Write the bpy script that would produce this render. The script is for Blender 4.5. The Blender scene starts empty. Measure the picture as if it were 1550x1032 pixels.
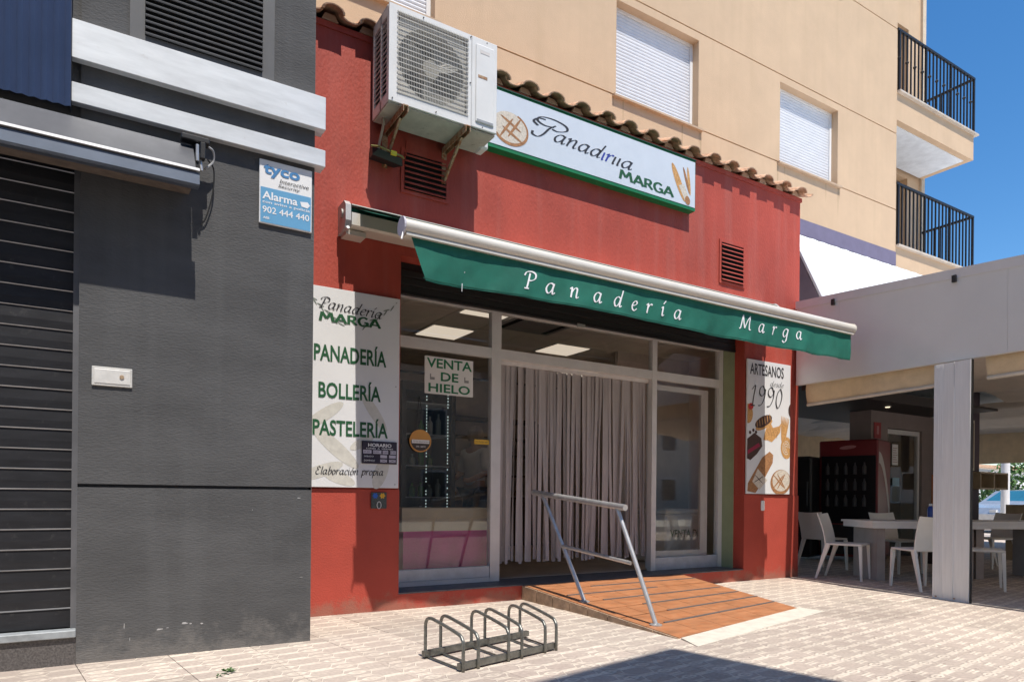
import bpy, bmesh, math, random
from mathutils import Vector, Matrix
random.seed(7)
C = bpy.context.scene.collection
R = math.radians
# ---------------------------------------------------------------- camera, sky, sun, exposure
YAW, ROLL = R(31.5), R(0.537)
c_, s_ = math.cos(YAW), math.sin(YAW)
right = Vector((c_, -s_, 0)); fwd = Vector((s_, c_, 0)); up = Vector((0, 0, 1))
cr, sr = math.cos(ROLL), math.sin(ROLL)
rt = right*cr + up*sr; ut = up*cr - right*sr
cd = bpy.data.cameras.new('camera'); cam = bpy.data.objects.new('camera', cd); C.objects.link(cam)
M = Matrix.Identity(4)
for i in range(3):
    M[i][0], M[i][1], M[i][2] = rt[i], ut[i], -fwd[i]
M[0][3], M[1][3], M[2][3] = 0, 0, 1.0
cam.matrix_world = M
cd.sensor_width = 36; cd.lens = 36*1033/1550; cd.shift_x = .00143; cd.shift_y = .1522
cd.clip_start = .05; cd.clip_end = 2000
bpy.context.scene.camera = cam
w = bpy.data.worlds.new('World'); bpy.context.scene.world = w; w.use_nodes = True
wn = w.node_tree; sky = wn.nodes.new('ShaderNodeTexSky'); sky.sky_type = 'NISHITA'; sky.sun_disc = False
LIGHT = Vector((.05, 1, -2.2)).normalized()
SE = math.asin(-LIGHT.z)
sky.sun_elevation = SE
sky.sun_rotation = math.atan2(-LIGHT.x, -LIGHT.y)
sky.air_density = 1.0; sky.dust_density = .2; sky.ozone_density = 2.5; sky.altitude = 100
hs_ = wn.nodes.new('ShaderNodeHueSaturation'); hs_.inputs['Saturation'].default_value = 1.3; hs_.inputs['Value'].default_value = 1.03; wn.links.new(sky.outputs[0], hs_.inputs['Color']); wn.links.new(hs_.outputs[0], wn.nodes['Background'].inputs[0]); wn.nodes['Background'].inputs[1].default_value = .148
sd = bpy.data.lights.new('sun', 'SUN'); sd.energy = 4.8; sd.angle = R(.5); sd.color = (1, .945, .865)
sun = bpy.data.objects.new('sun', sd); C.objects.link(sun)
sun.rotation_euler = LIGHT.to_track_quat('-Z', 'Y').to_euler()
vs = bpy.context.scene.view_settings
vs.view_transform = 'Standard'; vs.look = 'None'; vs.gamma = 1; vs.use_curve_mapping = False; vs.exposure = .23
# ---------------------------------------------------------------- materials
def nt(name):
    m = bpy.data.materials.new(name); m.use_nodes = True
    return m, m.node_tree.nodes, m.node_tree.links, m.node_tree.nodes['Principled BSDF']
def mat(name, col, rough=.6, metal=0, var=.12, scale=6, bump=0, bscale=60, streak=0, streak_col=None, spec=.5, coat=0, basedirt=None, grime=None, stretch=(1,1,1), bdist=.01):
    m, N, L, b = nt(name)
    geo = N.new('ShaderNodeNewGeometry')
    mp = N.new('ShaderNodeMapping'); mp.inputs['Scale'].default_value = stretch
    L.new(geo.outputs['Position'], mp.inputs[0])
    no = N.new('ShaderNodeTexNoise'); no.inputs['Scale'].default_value = scale; no.inputs['Detail'].default_value = 8; no.inputs['Roughness'].default_value = .62
    L.new(mp.outputs[0], no.inputs[0])
    r = N.new('ShaderNodeMapRange'); r.inputs[1].default_value = .3; r.inputs[2].default_value = .7; r.inputs[3].default_value = 1-var; r.inputs[4].default_value = 1+var
    L.new(no.outputs[0], r.inputs[0])
    mx = N.new('ShaderNodeMix'); mx.data_type = 'RGBA'; mx.blend_type = 'MULTIPLY'; mx.inputs[0].default_value = 1
    mx.inputs[6].default_value = (*col, 1); L.new(r.outputs[0], mx.inputs[7])
    out = mx.outputs[2]
    if streak:
        mp2 = N.new('ShaderNodeMapping'); mp2.inputs['Scale'].default_value = (5, 5, .35); L.new(geo.outputs['Position'], mp2.inputs[0])
        n2 = N.new('ShaderNodeTexNoise'); n2.inputs['Scale'].default_value = 1.3; n2.inputs['Detail'].default_value = 6; L.new(mp2.outputs[0], n2.inputs[0])
        r2 = N.new('ShaderNodeMapRange'); r2.inputs[1].default_value = .48; r2.inputs[2].default_value = .75; r2.inputs[4].default_value = streak; L.new(n2.outputs[0], r2.inputs[0])
        m2 = N.new('ShaderNodeMix'); m2.data_type = 'RGBA'; L.new(r2.outputs[0], m2.inputs[0]); L.new(out, m2.inputs[6]); m2.inputs[7].default_value = (*(streak_col or (.1,.1,.1)), 1)
        out = m2.outputs[2]
    if grime:  # patches of dirt: (colour, threshold, amount, scale)
        n3 = N.new('ShaderNodeTexNoise'); n3.inputs['Scale'].default_value = grime[3]; n3.inputs['Detail'].default_value = 9; n3.inputs['Roughness'].default_value = .7; L.new(geo.outputs['Position'], n3.inputs[0])
        r3 = N.new('ShaderNodeMapRange'); r3.inputs[1].default_value = grime[1]; r3.inputs[2].default_value = grime[1]+.12; r3.inputs[4].default_value = grime[2]; L.new(n3.outputs[0], r3.inputs[0])
        m3 = N.new('ShaderNodeMix'); m3.data_type = 'RGBA'; L.new(r3.outputs[0], m3.inputs[0]); L.new(out, m3.inputs[6]); m3.inputs[7].default_value = (*grime[0], 1)
        out = m3.outputs[2]
    if basedirt:  # splash dirt near the ground, ragged by noise: (colour, height)
        sx = N.new('ShaderNodeSeparateXYZ'); L.new(geo.outputs['Position'], sx.inputs[0])
        n5 = N.new('ShaderNodeTexNoise'); n5.inputs['Scale'].default_value = 6; n5.inputs['Detail'].default_value = 9; n5.inputs['Roughness'].default_value = .72; L.new(geo.outputs['Position'], n5.inputs[0])
        hh = N.new('ShaderNodeMapRange'); hh.inputs[1].default_value = 0; hh.inputs[2].default_value = basedirt[1]; hh.inputs[3].default_value = .22; hh.inputs[4].default_value = -.25; L.new(sx.outputs[2], hh.inputs[0])
        ad = N.new('ShaderNodeMath'); ad.operation = 'ADD'; L.new(hh.outputs[0], ad.inputs[0]); L.new(n5.outputs[0], ad.inputs[1])
        r5 = N.new('ShaderNodeMapRange'); r5.inputs[1].default_value = .52; r5.inputs[2].default_value = .7; r5.inputs[4].default_value = .75; L.new(ad.outputs[0], r5.inputs[0])
        m5 = N.new('ShaderNodeMix'); m5.data_type = 'RGBA'; L.new(r5.outputs[0], m5.inputs[0]); L.new(out, m5.inputs[6]); m5.inputs[7].default_value = (*basedirt[0], 1)
        out = m5.outputs[2]
    L.new(out, b.inputs['Base Color'])
    b.inputs['Roughness'].default_value = rough; b.inputs['Metallic'].default_value = metal; b.inputs['Specular IOR Level'].default_value = spec
    b.inputs['Coat Weight'].default_value = coat
    if bump:
        nb = N.new('ShaderNodeTexNoise'); nb.inputs['Scale'].default_value = bscale; nb.inputs['Detail'].default_value = 4; L.new(mp.outputs[0], nb.inputs[0])
        bp = N.new('ShaderNodeBump'); bp.inputs['Strength'].default_value = bump; bp.inputs['Distance'].default_value = bdist; L.new(nb.outputs[0], bp.inputs['Height']); L.new(bp.outputs[0], b.inputs['Normal'])
    return m
def glow(name, col, s):
    m, N, L, b = nt(name); b.inputs['Base Color'].default_value = (*col, 1); b.inputs['Emission Color'].default_value = (*col, 1); b.inputs['Emission Strength'].default_value = s
    return m
def glassmat(name, tint=(.9,.93,.92), refl=1.0):
    m = bpy.data.materials.new(name); m.use_nodes = True; N = m.node_tree.nodes; L = m.node_tree.links; N.clear()
    o = N.new('ShaderNodeOutputMaterial'); t = N.new('ShaderNodeBsdfTransparent'); t.inputs[0].default_value = (*tint, 1)
    g = N.new('ShaderNodeBsdfGlossy'); g.inputs['Roughness'].default_value = .02
    f = N.new('ShaderNodeFresnel'); ge = N.new('ShaderNodeNewGeometry'); ir = N.new('ShaderNodeMapRange'); ir.inputs[3].default_value = 1.5; ir.inputs[4].default_value = 1/1.5
    L.new(ge.outputs['Backfacing'], ir.inputs[0]); L.new(ir.outputs[0], f.inputs[0])  # a thin pane: the same reflection from both faces
    k = N.new('ShaderNodeMath'); k.operation = 'MULTIPLY'; k.inputs[1].default_value = refl; k.use_clamp = True; L.new(f.outputs[0], k.inputs[0])
    mx = N.new('ShaderNodeMixShader'); L.new(k.outputs[0], mx.inputs[0]); L.new(t.outputs[0], mx.inputs[1]); L.new(g.outputs[0], mx.inputs[2]); L.new(mx.outputs[0], o.inputs[0])
    return m
RED = mat('red_render', (.41,.06,.036), .75, var=.16, scale=2.2, bump=.5, bscale=55, streak=.36, streak_col=(.44,.15,.12), grime=((.3,.035,.025), .6, .4, 3), stretch=(1,1,.5))
REDL = mat('red_plinth', (.42,.06,.037), .75, var=.09, scale=3, bump=.35, bscale=70, grime=((.3,.07,.05), .64, .35, 7), basedirt=((.3,.13,.09), .3))
GREY = mat('grey_render', (.088,.087,.087), .85, var=.2, scale=2.2, bump=.55, bscale=70, streak=.5, streak_col=(.125,.125,.125), stretch=(.6,.6,1.5), grime=((.14,.14,.135), .64, .35, 5), bdist=.006, spec=.25, basedirt=((.17,.16,.15), .35))
BEIGE = mat('beige_render', (.6,.42,.265), .85, var=.06, scale=2, bump=.35, bscale=80, streak=.4, streak_col=(.53,.37,.225))
BEIGED = mat('beige_groove', (.33,.21,.12), .9)
PURP = mat('purple_band', (.16,.14,.21), .8, var=.1)
WHITE = mat('white_paint', (.78,.77,.75), .6, var=.03)
TARP = mat('white_canvas', (.86,.87,.88), .7, var=.02)
SILVER = mat('brushed_metal_strip', (.62,.64,.65), .5, .35, var=.13, scale=5, stretch=(.6,1,3), grime=((.42,.38,.34), .62, .5, 9))
BLACK = mat('black_metal', (.012,.012,.013), .5, var=.2)
DARK = mat('opening_shade_black', (.006,.006,.006), .9)  # shade of unlit hollows put into the colour
SLATM = mat('shutter_dark', (.023,.023,.026), .5, .3, var=.3, scale=5, stretch=(1,1,4), grime=((.09,.085,.08), .58, .4, 14))
LIP = mat('shutter_lip', (.36,.36,.37), .4, .6, var=.2)
BLUEP = mat('navy_cladding', (.035,.05,.1), .42, .2, var=.2, scale=4, stretch=(1,1,.3))
CASS = mat('anthracite_cassette', (.075,.077,.085), .4, .5, var=.15, scale=7, grime=((.2,.2,.2), .68, .6, 22))
GRANITE = mat('granite', (.1,.09,.085), .6, var=.55, scale=90)
CREAM = mat('cream_aluminium', (.7,.65,.56), .38, .15, var=.05, scale=5, grime=((.55,.5,.42), .6, .4, 9))
GREEN = mat('green_fabric', (.004,.12,.08), .8, var=.18, scale=5, bump=.3, bscale=250, bdist=.002, streak=.3, streak_col=(.02,.17,.12))
GREENS = mat('green_edge', (.006,.17,.055), .5, var=.1)
ALU = mat('white_aluminium', (.66,.64,.62), .4, .1, var=.06, scale=7)
ALUD = mat('dusty_aluminium', (.5,.52,.56), .42, .3, var=.15, scale=8)
ACW = mat('ac_casing', (.74,.73,.7), .45, var=.06, scale=4, grime=((.55,.5,.42), .6, .35, 8))
ACU = mat('ac_underside', (.5,.48,.42), .7, var=.15, scale=9, grime=((.12,.1,.07), .6, .8, 14))
RUST = mat('rusty_steel', (.42,.3,.19), .75, .1, var=.3, scale=25, grime=((.3,.1,.03), .47, .95, 22))
GALV = mat('galvanised_steel', (.5,.49,.48), .42, .6, var=.15, scale=18)
RACKM = mat('weathered_steel', (.2,.2,.18), .4, .7, var=.3, scale=24, grime=((.14,.1,.07), .58, .6, 40))
TERRA = mat('terracotta', (.58,.36,.23), .85, var=.4, scale=14, bump=.4, bscale=60, grime=((.3,.22,.17), .56, .5, 10))
STONE = mat('ramp_stone', (.38,.26,.17), .75, var=.35, scale=12, bump=.2, bscale=60, grime=((.5,.4,.3), .55, .5, 14))
RAMP = mat('orange_tile', (.42,.18,.08), .5, var=.26, scale=9, grime=((.42,.13,.04), .5, .5, 16), stretch=(.5,1.6,1))
STRIP = mat('anti_slip_strip', (.1,.09,.085), .9)
CONC = mat('pale_cement', (.6,.55,.46), .9, var=.12, scale=12, bump=.2)
GLASS = glassmat('window_glass', tint=(.96,.96,.95), refl=1.15)
REVG = mat('green_reveal', (.3,.34,.2), .8, var=.08)
INK = mat('ink_black', (.025,.025,.03), .6, var=0)
INKG = mat('ink_green', (.01,.09,.03), .6, var=0)
INKW = mat('ink_white', (.8,.8,.8), .6, var=0)
INKB = mat('ink_blue', (.05,.27,.5), .6, var=.05)
INKN = mat('ink_navy', (.03,.05,.32), .6, var=0)
CHAIRM = mat('chair_plastic', (.82,.79,.73), .45, var=.03)
def pavement_mat():
    m, N, L, b = nt('relief_paving')
    geo = N.new('ShaderNodeNewGeometry'); mp = N.new('ShaderNodeMapping'); mp.inputs['Rotation'].default_value = (0,0,R(-7)); L.new(geo.outputs['Position'], mp.inputs[0])
    wob = N.new('ShaderNodeTexNoise'); wob.inputs['Scale'].default_value = 3; L.new(mp.outputs[0], wob.inputs[0])
    sp = N.new('ShaderNodeSeparateXYZ'); L.new(mp.outputs[0], sp.inputs[0])
    def f(op, a, b_=None, c=None):
        n = N.new('ShaderNodeMath'); n.operation = op
        for i, x in enumerate((a, b_, c)):
            if x is None: continue
            if isinstance(x, (int, float)): n.inputs[i].default_value = x
            else: L.new(x, n.inputs[i])
        return n.outputs[0]
    w0 = f('MULTIPLY', f('SUBTRACT', wob.outputs[0], .5), .014)
    u = f('ADD', sp.outputs[0], w0); v = f('ADD', sp.outputs[1], w0)
    P, Q = .17, .29
    tri = f('PINGPONG', u, Q/2)                                # 0..Q/2
    z = f('MULTIPLY', f('SUBTRACT', tri, Q*.17), 1.9); z = f('MAXIMUM', f('MINIMUM', z, .06), .0)  # trapezoid, flat at both ends
    vm = f('PINGPONG', f('ADD', v, P/2), P/2)                      # distance from the mid line of each row
    def line(dist, wd):
        n = N.new('ShaderNodeMapRange'); n.interpolation_type = 'SMOOTHSTEP'; L.new(dist, n.inputs[0]); n.inputs[1].default_value = wd*1.55; n.inputs[2].default_value = wd*.5; return n.outputs[0]
    d1 = f('ABSOLUTE', f('SUBTRACT', vm, f('ADD', z, .012)))
    # rings at the narrow points
    ru = f('SUBTRACT', f('PINGPONG', u, Q/2), 0.0)
    rr = f('SQRT', f('ADD', f('POWER', f('MULTIPLY', ru, .62), 2.0), f('POWER', f('SUBTRACT', P/2, vm), 2.0)))
    d2 = f('ABSOLUTE', f('SUBTRACT', rr, .026))
    d3 = f('SUBTRACT', P/2, vm)
    half = N.new('ShaderNodeTexNoise'); half.inputs['Scale'].default_value = 2.5; L.new(mp.outputs[0], half.inputs[0])
    mask = f('MAXIMUM', f('MULTIPLY', line(d1, .0095), .95), line(d2, .0075)); mask = f('MAXIMUM', mask, f('MULTIPLY', line(d3, .008), .9))
    wear = N.new('ShaderNodeTexNoise'); wear.inputs['Scale'].default_value = 7; wear.inputs['Detail'].default_value = 8; wear.inputs['Roughness'].default_value = .7; L.new(geo.outputs['Position'], wear.inputs[0])
    wr = N.new('ShaderNodeMapRange'); wr.inputs[1].default_value = .3; wr.inputs[2].default_value = .6; wr.inputs[3].default_value = .35; wr.inputs[4].default_value = 1; L.new(wear.outputs[0], wr.inputs[0])
    mk = f('MULTIPLY', mask, wr.outputs[0])
    n1 = N.new('ShaderNodeTexNoise'); n1.inputs['Scale'].default_value = 45; n1.inputs['Detail'].default_value = 6; L.new(geo.outputs['Position'], n1.inputs[0])
    n2 = N.new('ShaderNodeTexNoise'); n2.inputs['Scale'].default_value = 1.1; n2.inputs['Detail'].default_value = 6; L.new(geo.outputs['Position'], n2.inputs[0])
    cr1 = N.new('ShaderNodeMix'); cr1.data_type = 'RGBA'; cr1.inputs[6].default_value = (.39,.31,.265,1); cr1.inputs[7].default_value = (.52,.445,.37,1); L.new(n2.outputs[0], cr1.inputs[0])
    cr2 = N.new('ShaderNodeMix'); cr2.data_type = 'RGBA'; L.new(mk, cr2.inputs[0]); L.new(cr1.outputs[2], cr2.inputs[6]); cr2.inputs[7].default_value = (.7,.61,.5,1)
    mr = N.new('ShaderNodeMapRange'); mr.inputs[1].default_value = .3; mr.inputs[2].default_value = .7; mr.inputs[3].default_value = .86; mr.inputs[4].default_value = 1.12; L.new(n1.outputs[0], mr.inputs[0])
    cr3 = N.new('ShaderNodeMix'); cr3.data_type = 'RGBA'; cr3.blend_type = 'MULTIPLY'; cr3.inputs[0].default_value = 1; L.new(cr2.outputs[2], cr3.inputs[6]); L.new(mr.outputs[0], cr3.inputs[7])
    # grubby spots
    n4 = N.new('ShaderNodeTexNoise'); n4.inputs['Scale'].default_value = 13; n4.inputs['Detail'].default_value = 3; L.new(geo.outputs['Position'], n4.inputs[0])
    n6 = N.new('ShaderNodeTexNoise'); n6.inputs['Scale'].default_value = .8; n6.inputs['Detail'].default_value = 10; n6.inputs['Roughness'].default_value = .72; L.new(geo.outputs['Position'], n6.inputs[0])
    m6 = N.new('ShaderNodeMapRange'); m6.inputs[1].default_value = .5; m6.inputs[2].default_value = .66; m6.inputs[4].default_value = .45; L.new(n6.outputs[0], m6.inputs[0])
    c6 = N.new('ShaderNodeMix'); c6.data_type = 'RGBA'; L.new(m6.outputs[0], c6.inputs[0]); L.new(cr3.outputs[2], c6.inputs[6]); c6.inputs[7].default_value = (.34,.27,.225,1); cr3 = c6
    sr_ = N.new('ShaderNodeMapRange'); sr_.inputs[1].default_value = .715; sr_.inputs[2].default_value = .74; sr_.inputs[4].default_value = .8; L.new(n4.outputs[0], sr_.inputs[0])
    cr4 = N.new('ShaderNodeMix'); cr4.data_type = 'RGBA'; L.new(sr_.outputs[0], cr4.inputs[0]); L.new(cr3.outputs[2], cr4.inputs[6]); cr4.inputs[7].default_value = (.14,.1,.08,1)
    oi = N.new('ShaderNodeObjectInfo'); om_ = N.new('ShaderNodeMapRange'); om_.inputs[3].default_value = .85; om_.inputs[4].default_value = 1.09; L.new(oi.outputs['Random'], om_.inputs[0])
    cr5 = N.new('ShaderNodeMix'); cr5.data_type = 'RGBA'; cr5.blend_type = 'MULTIPLY'; cr5.inputs[0].default_value = 1; L.new(cr4.outputs[2], cr5.inputs[6]); L.new(om_.outputs[0], cr5.inputs[7])
    L.new(cr5.outputs[2], b.inputs['Base Color']); b.inputs['Roughness'].default_value = .8; b.inputs['Specular IOR Level'].default_value = .3
    bp = N.new('ShaderNodeBump'); bp.inputs['Strength'].default_value = .7; bp.inputs['Distance'].default_value = .006; L.new(mask, bp.inputs['Height']); L.new(bp.outputs[0], b.inputs['Normal'])
    return m
PAVE = pavement_mat()
# ---------------------------------------------------------------- mesh helpers
class MB:
    def __init__(s): s.v = []; s.f = []; s.m = None
    def _add(s, vs_, fs):
        n = len(s.v)
        s.v += [tuple(s.m @ Vector(p)) if s.m else tuple(p) for p in vs_]
        s.f += [tuple(n+i for i in f) for f in fs]; return s
    def box(s, x0, x1, y0, y1, z0, z1):
        return s._add([(x0,y0,z0),(x1,y0,z0),(x1,y1,z0),(x0,y1,z0),(x0,y0,z1),(x1,y0,z1),(x1,y1,z1),(x0,y1,z1)],
                      [(0,3,2,1),(4,5,6,7),(0,1,5,4),(1,2,6,5),(2,3,7,6),(3,0,4,7)])
    def rbox(s, x0, x1, y0, y1, z0, z1, r):
        # box with chamfered edges
        vs_ = []; 
        for sx, X in ((0, (x0, x0+r)), (1, (x1, x1-r))):
            for sy, Y in ((0, (y0, y0+r)), (1, (y1, y1-r))):
                for sz, Z in ((0, (z0, z0+r)), (1, (z1, z1-r))):
                    vs_ += [(X[0], Y[1], Z[1]), (X[1], Y[0], Z[1]), (X[1], Y[1], Z[0])]
        bm = bmesh.new(); [bm.verts.new(p) for p in vs_]; r_ = bmesh.ops.convex_hull(bm, input=bm.verts)
        bm.verts.index_update(); s._add([v.co[:] for v in bm.verts], [tuple(v.index for v in f.verts) for f in bm.faces]); bm.free(); return s
    def hull(s, pts):
        bm = bmesh.new(); [bm.verts.new(p) for p in pts]; bmesh.ops.convex_hull(bm, input=bm.verts)
        bm.verts.index_update(); s._add([v.co[:] for v in bm.verts], [tuple(v.index for v in f.verts) for f in bm.faces]); bm.free(); return s
    def prism(s, poly, d):  # polygon list of 3D points, extruded by vector d
        n = len(poly); d = Vector(d); P = [Vector(p) for p in poly]
        return s._add([p[:] for p in P] + [(p+d)[:] for p in P], [tuple(range(n)), tuple(range(2*n-1, n-1, -1))] + [(i, i+n, (i+1) % n+n, (i+1) % n) for i in range(n)])
    def quad(s, *p): return s._add(p, [tuple(range(len(p)))])
    def tube(s, path, r, n=8, closed=False, r1=None):
        P = [Vector(p) for p in path]; k = len(P); prev = None; vs_ = []
        for i, p in enumerate(P):
            t = ((P[(i+1) % k]-P[i-1]) if closed else (P[min(i+1, k-1)]-P[max(i-1, 0)])).normalized()
            if prev is None:
                a = Vector((0,0,1)) if abs(t.z) < .9 else Vector((1,0,0)); nx = t.cross(a).normalized()
            else: nx = (prev - t*prev.dot(t)).normalized()
            prev = nx; ny = t.cross(nx); rr = r if r1 is None else r+(r1-r)*i/(k-1)
            vs_ += [(p+nx*math.cos(2*math.pi*j/n)*rr+ny*math.sin(2*math.pi*j/n)*rr)[:] for j in range(n)]
        fs = []
        for i in range(k if closed else k-1):
            for j in range(n):
                a, b = i*n+j, i*n+(j+1) % n; c, d = ((i+1) % k)*n+(j+1) % n, ((i+1) % k)*n+j; fs.append((a, b, c, d))
        if not closed: fs += [tuple(range(n-1, -1, -1)), tuple(range((k-1)*n, k*n))]
        return s._add(vs_, fs)
    def lathe(s, prof, cx, cy, n=16):
        vs_ = []; k = len(prof)
        for (r, z) in prof: vs_ += [(cx+r*math.cos(2*math.pi*j/n), cy+r*math.sin(2*math.pi*j/n), z) for j in range(n)]
        fs = [(i*n+j, i*n+(j+1) % n, (i+1)*n+(j+1) % n, (i+1)*n+j) for i in range(k-1) for j in range(n)]
        fs += [tuple(range(n-1, -1, -1)), tuple(range((k-1)*n, k*n))]
        return s._add(vs_, fs)
    def sheet(s, grid):  # grid[i][j] of points
        a, b = len(grid), len(grid[0]); vs_ = [p for row in grid for p in row]
        return s._add(vs_, [(i*b+j, i*b+j+1, (i+1)*b+j+1, (i+1)*b+j) for i in range(a-1) for j in range(b-1)])
ORG = {}
def base(name, label, cat, loc=(0,0,0), group=None, kind=None):
    o = bpy.data.objects.new(name, None); C.objects.link(o); o.location = loc; o.empty_display_size = .1
    tag(o, label, cat, group, kind); ORG[o] = Vector(loc); return o
def tag(o, label=None, cat=None, group=None, kind=None):
    if label: o['label'] = label
    if cat: o['category'] = cat
    if group: o['group'] = group
    if kind: o['kind'] = kind
    return o
def mk(name, mb, m, parent=None, smooth=False, loc=None, label=None, local=False):
    """links the shape as ONE mesh object; world coordinates are turned into the parent's own"""
    o_ = ORG.get(parent, Vector((0,0,0))) if parent else (Vector(loc) if loc else Vector((0,0,0)))
    me = bpy.data.meshes.new(name); o0 = o_
    if local: o_ = Vector((0,0,0))
    me.from_pydata([(v[0]-o_.x, v[1]-o_.y, v[2]-o_.z) for v in mb.v], [], mb.f); me.validate()
    bm = bmesh.new(); bm.from_mesh(me); bmesh.ops.recalc_face_normals(bm, faces=bm.faces); bm.to_mesh(me); bm.free()
    me.materials.append(m)
    if smooth:
        for p in me.polygons: p.use_smooth = True
        if smooth != 2: me.set_sharp_from_angle(angle=R(40))
    ob = bpy.data.objects.new(name, me); C.objects.link(ob)
    if parent: ob.parent = parent; ORG[ob] = o0
    elif loc: ob.location = loc; ORG[ob] = Vector(loc)
    if label: ob['label'] = label
    return ob
def inst(src, parent, loc=None, rot=None, mesh_name=None):
    o = src.copy(); C.objects.link(o); o.parent = parent
    if loc is not None: o.location = loc
    if rot is not None: o.rotation_euler = rot
    if parent in ORG: ORG[o] = ORG[parent]
    return o
def copy_tree(o, parent=None):
    c = o.copy(); C.objects.link(c); c.parent = parent
    for ch in list(o.children): copy_tree(ch, c)
    return c
# ---------------------------------------------------------------- lettering
def sans(txt, box, Y, m, parent, bold=.0, shear=0, name='lettering', normal=-1, proud=.0):
    cu = bpy.data.curves.new('t', 'FONT'); cu.body = txt; cu.offset = bold; cu.shear = shear; cu.resolution_u = 3; cu.extrude = 0.0
    ob = bpy.data.objects.new('t', cu); C.objects.link(ob)
    dg = bpy.context.evaluated_depsgraph_get(); me = bpy.data.meshes.new_from_object(ob.evaluated_get(dg))
    bpy.data.objects.remove(ob)
    xs = [v.co.x for v in me.vertices]; ys = [v.co.y for v in me.vertices]
    x0, x1, z0, z1 = box; mb = MB()
    kx = (x1-x0)/(max(xs)-min(xs)); kz = (z1-z0)/(max(ys)-min(ys))
    mb._add([(x0+(v.co.x-min(xs))*kx, Y, z0+(v.co.y-min(ys))*kz) for v in me.vertices], [tuple(p.vertices) for p in me.polygons])
    return mk(name, mb, m, parent)
BOWL = [(.85,.85),(.6,1),(.3,.88),(.08,.45),(.2,.06),(.45,.08),(.7,.45),(.84,.95)]
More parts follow.
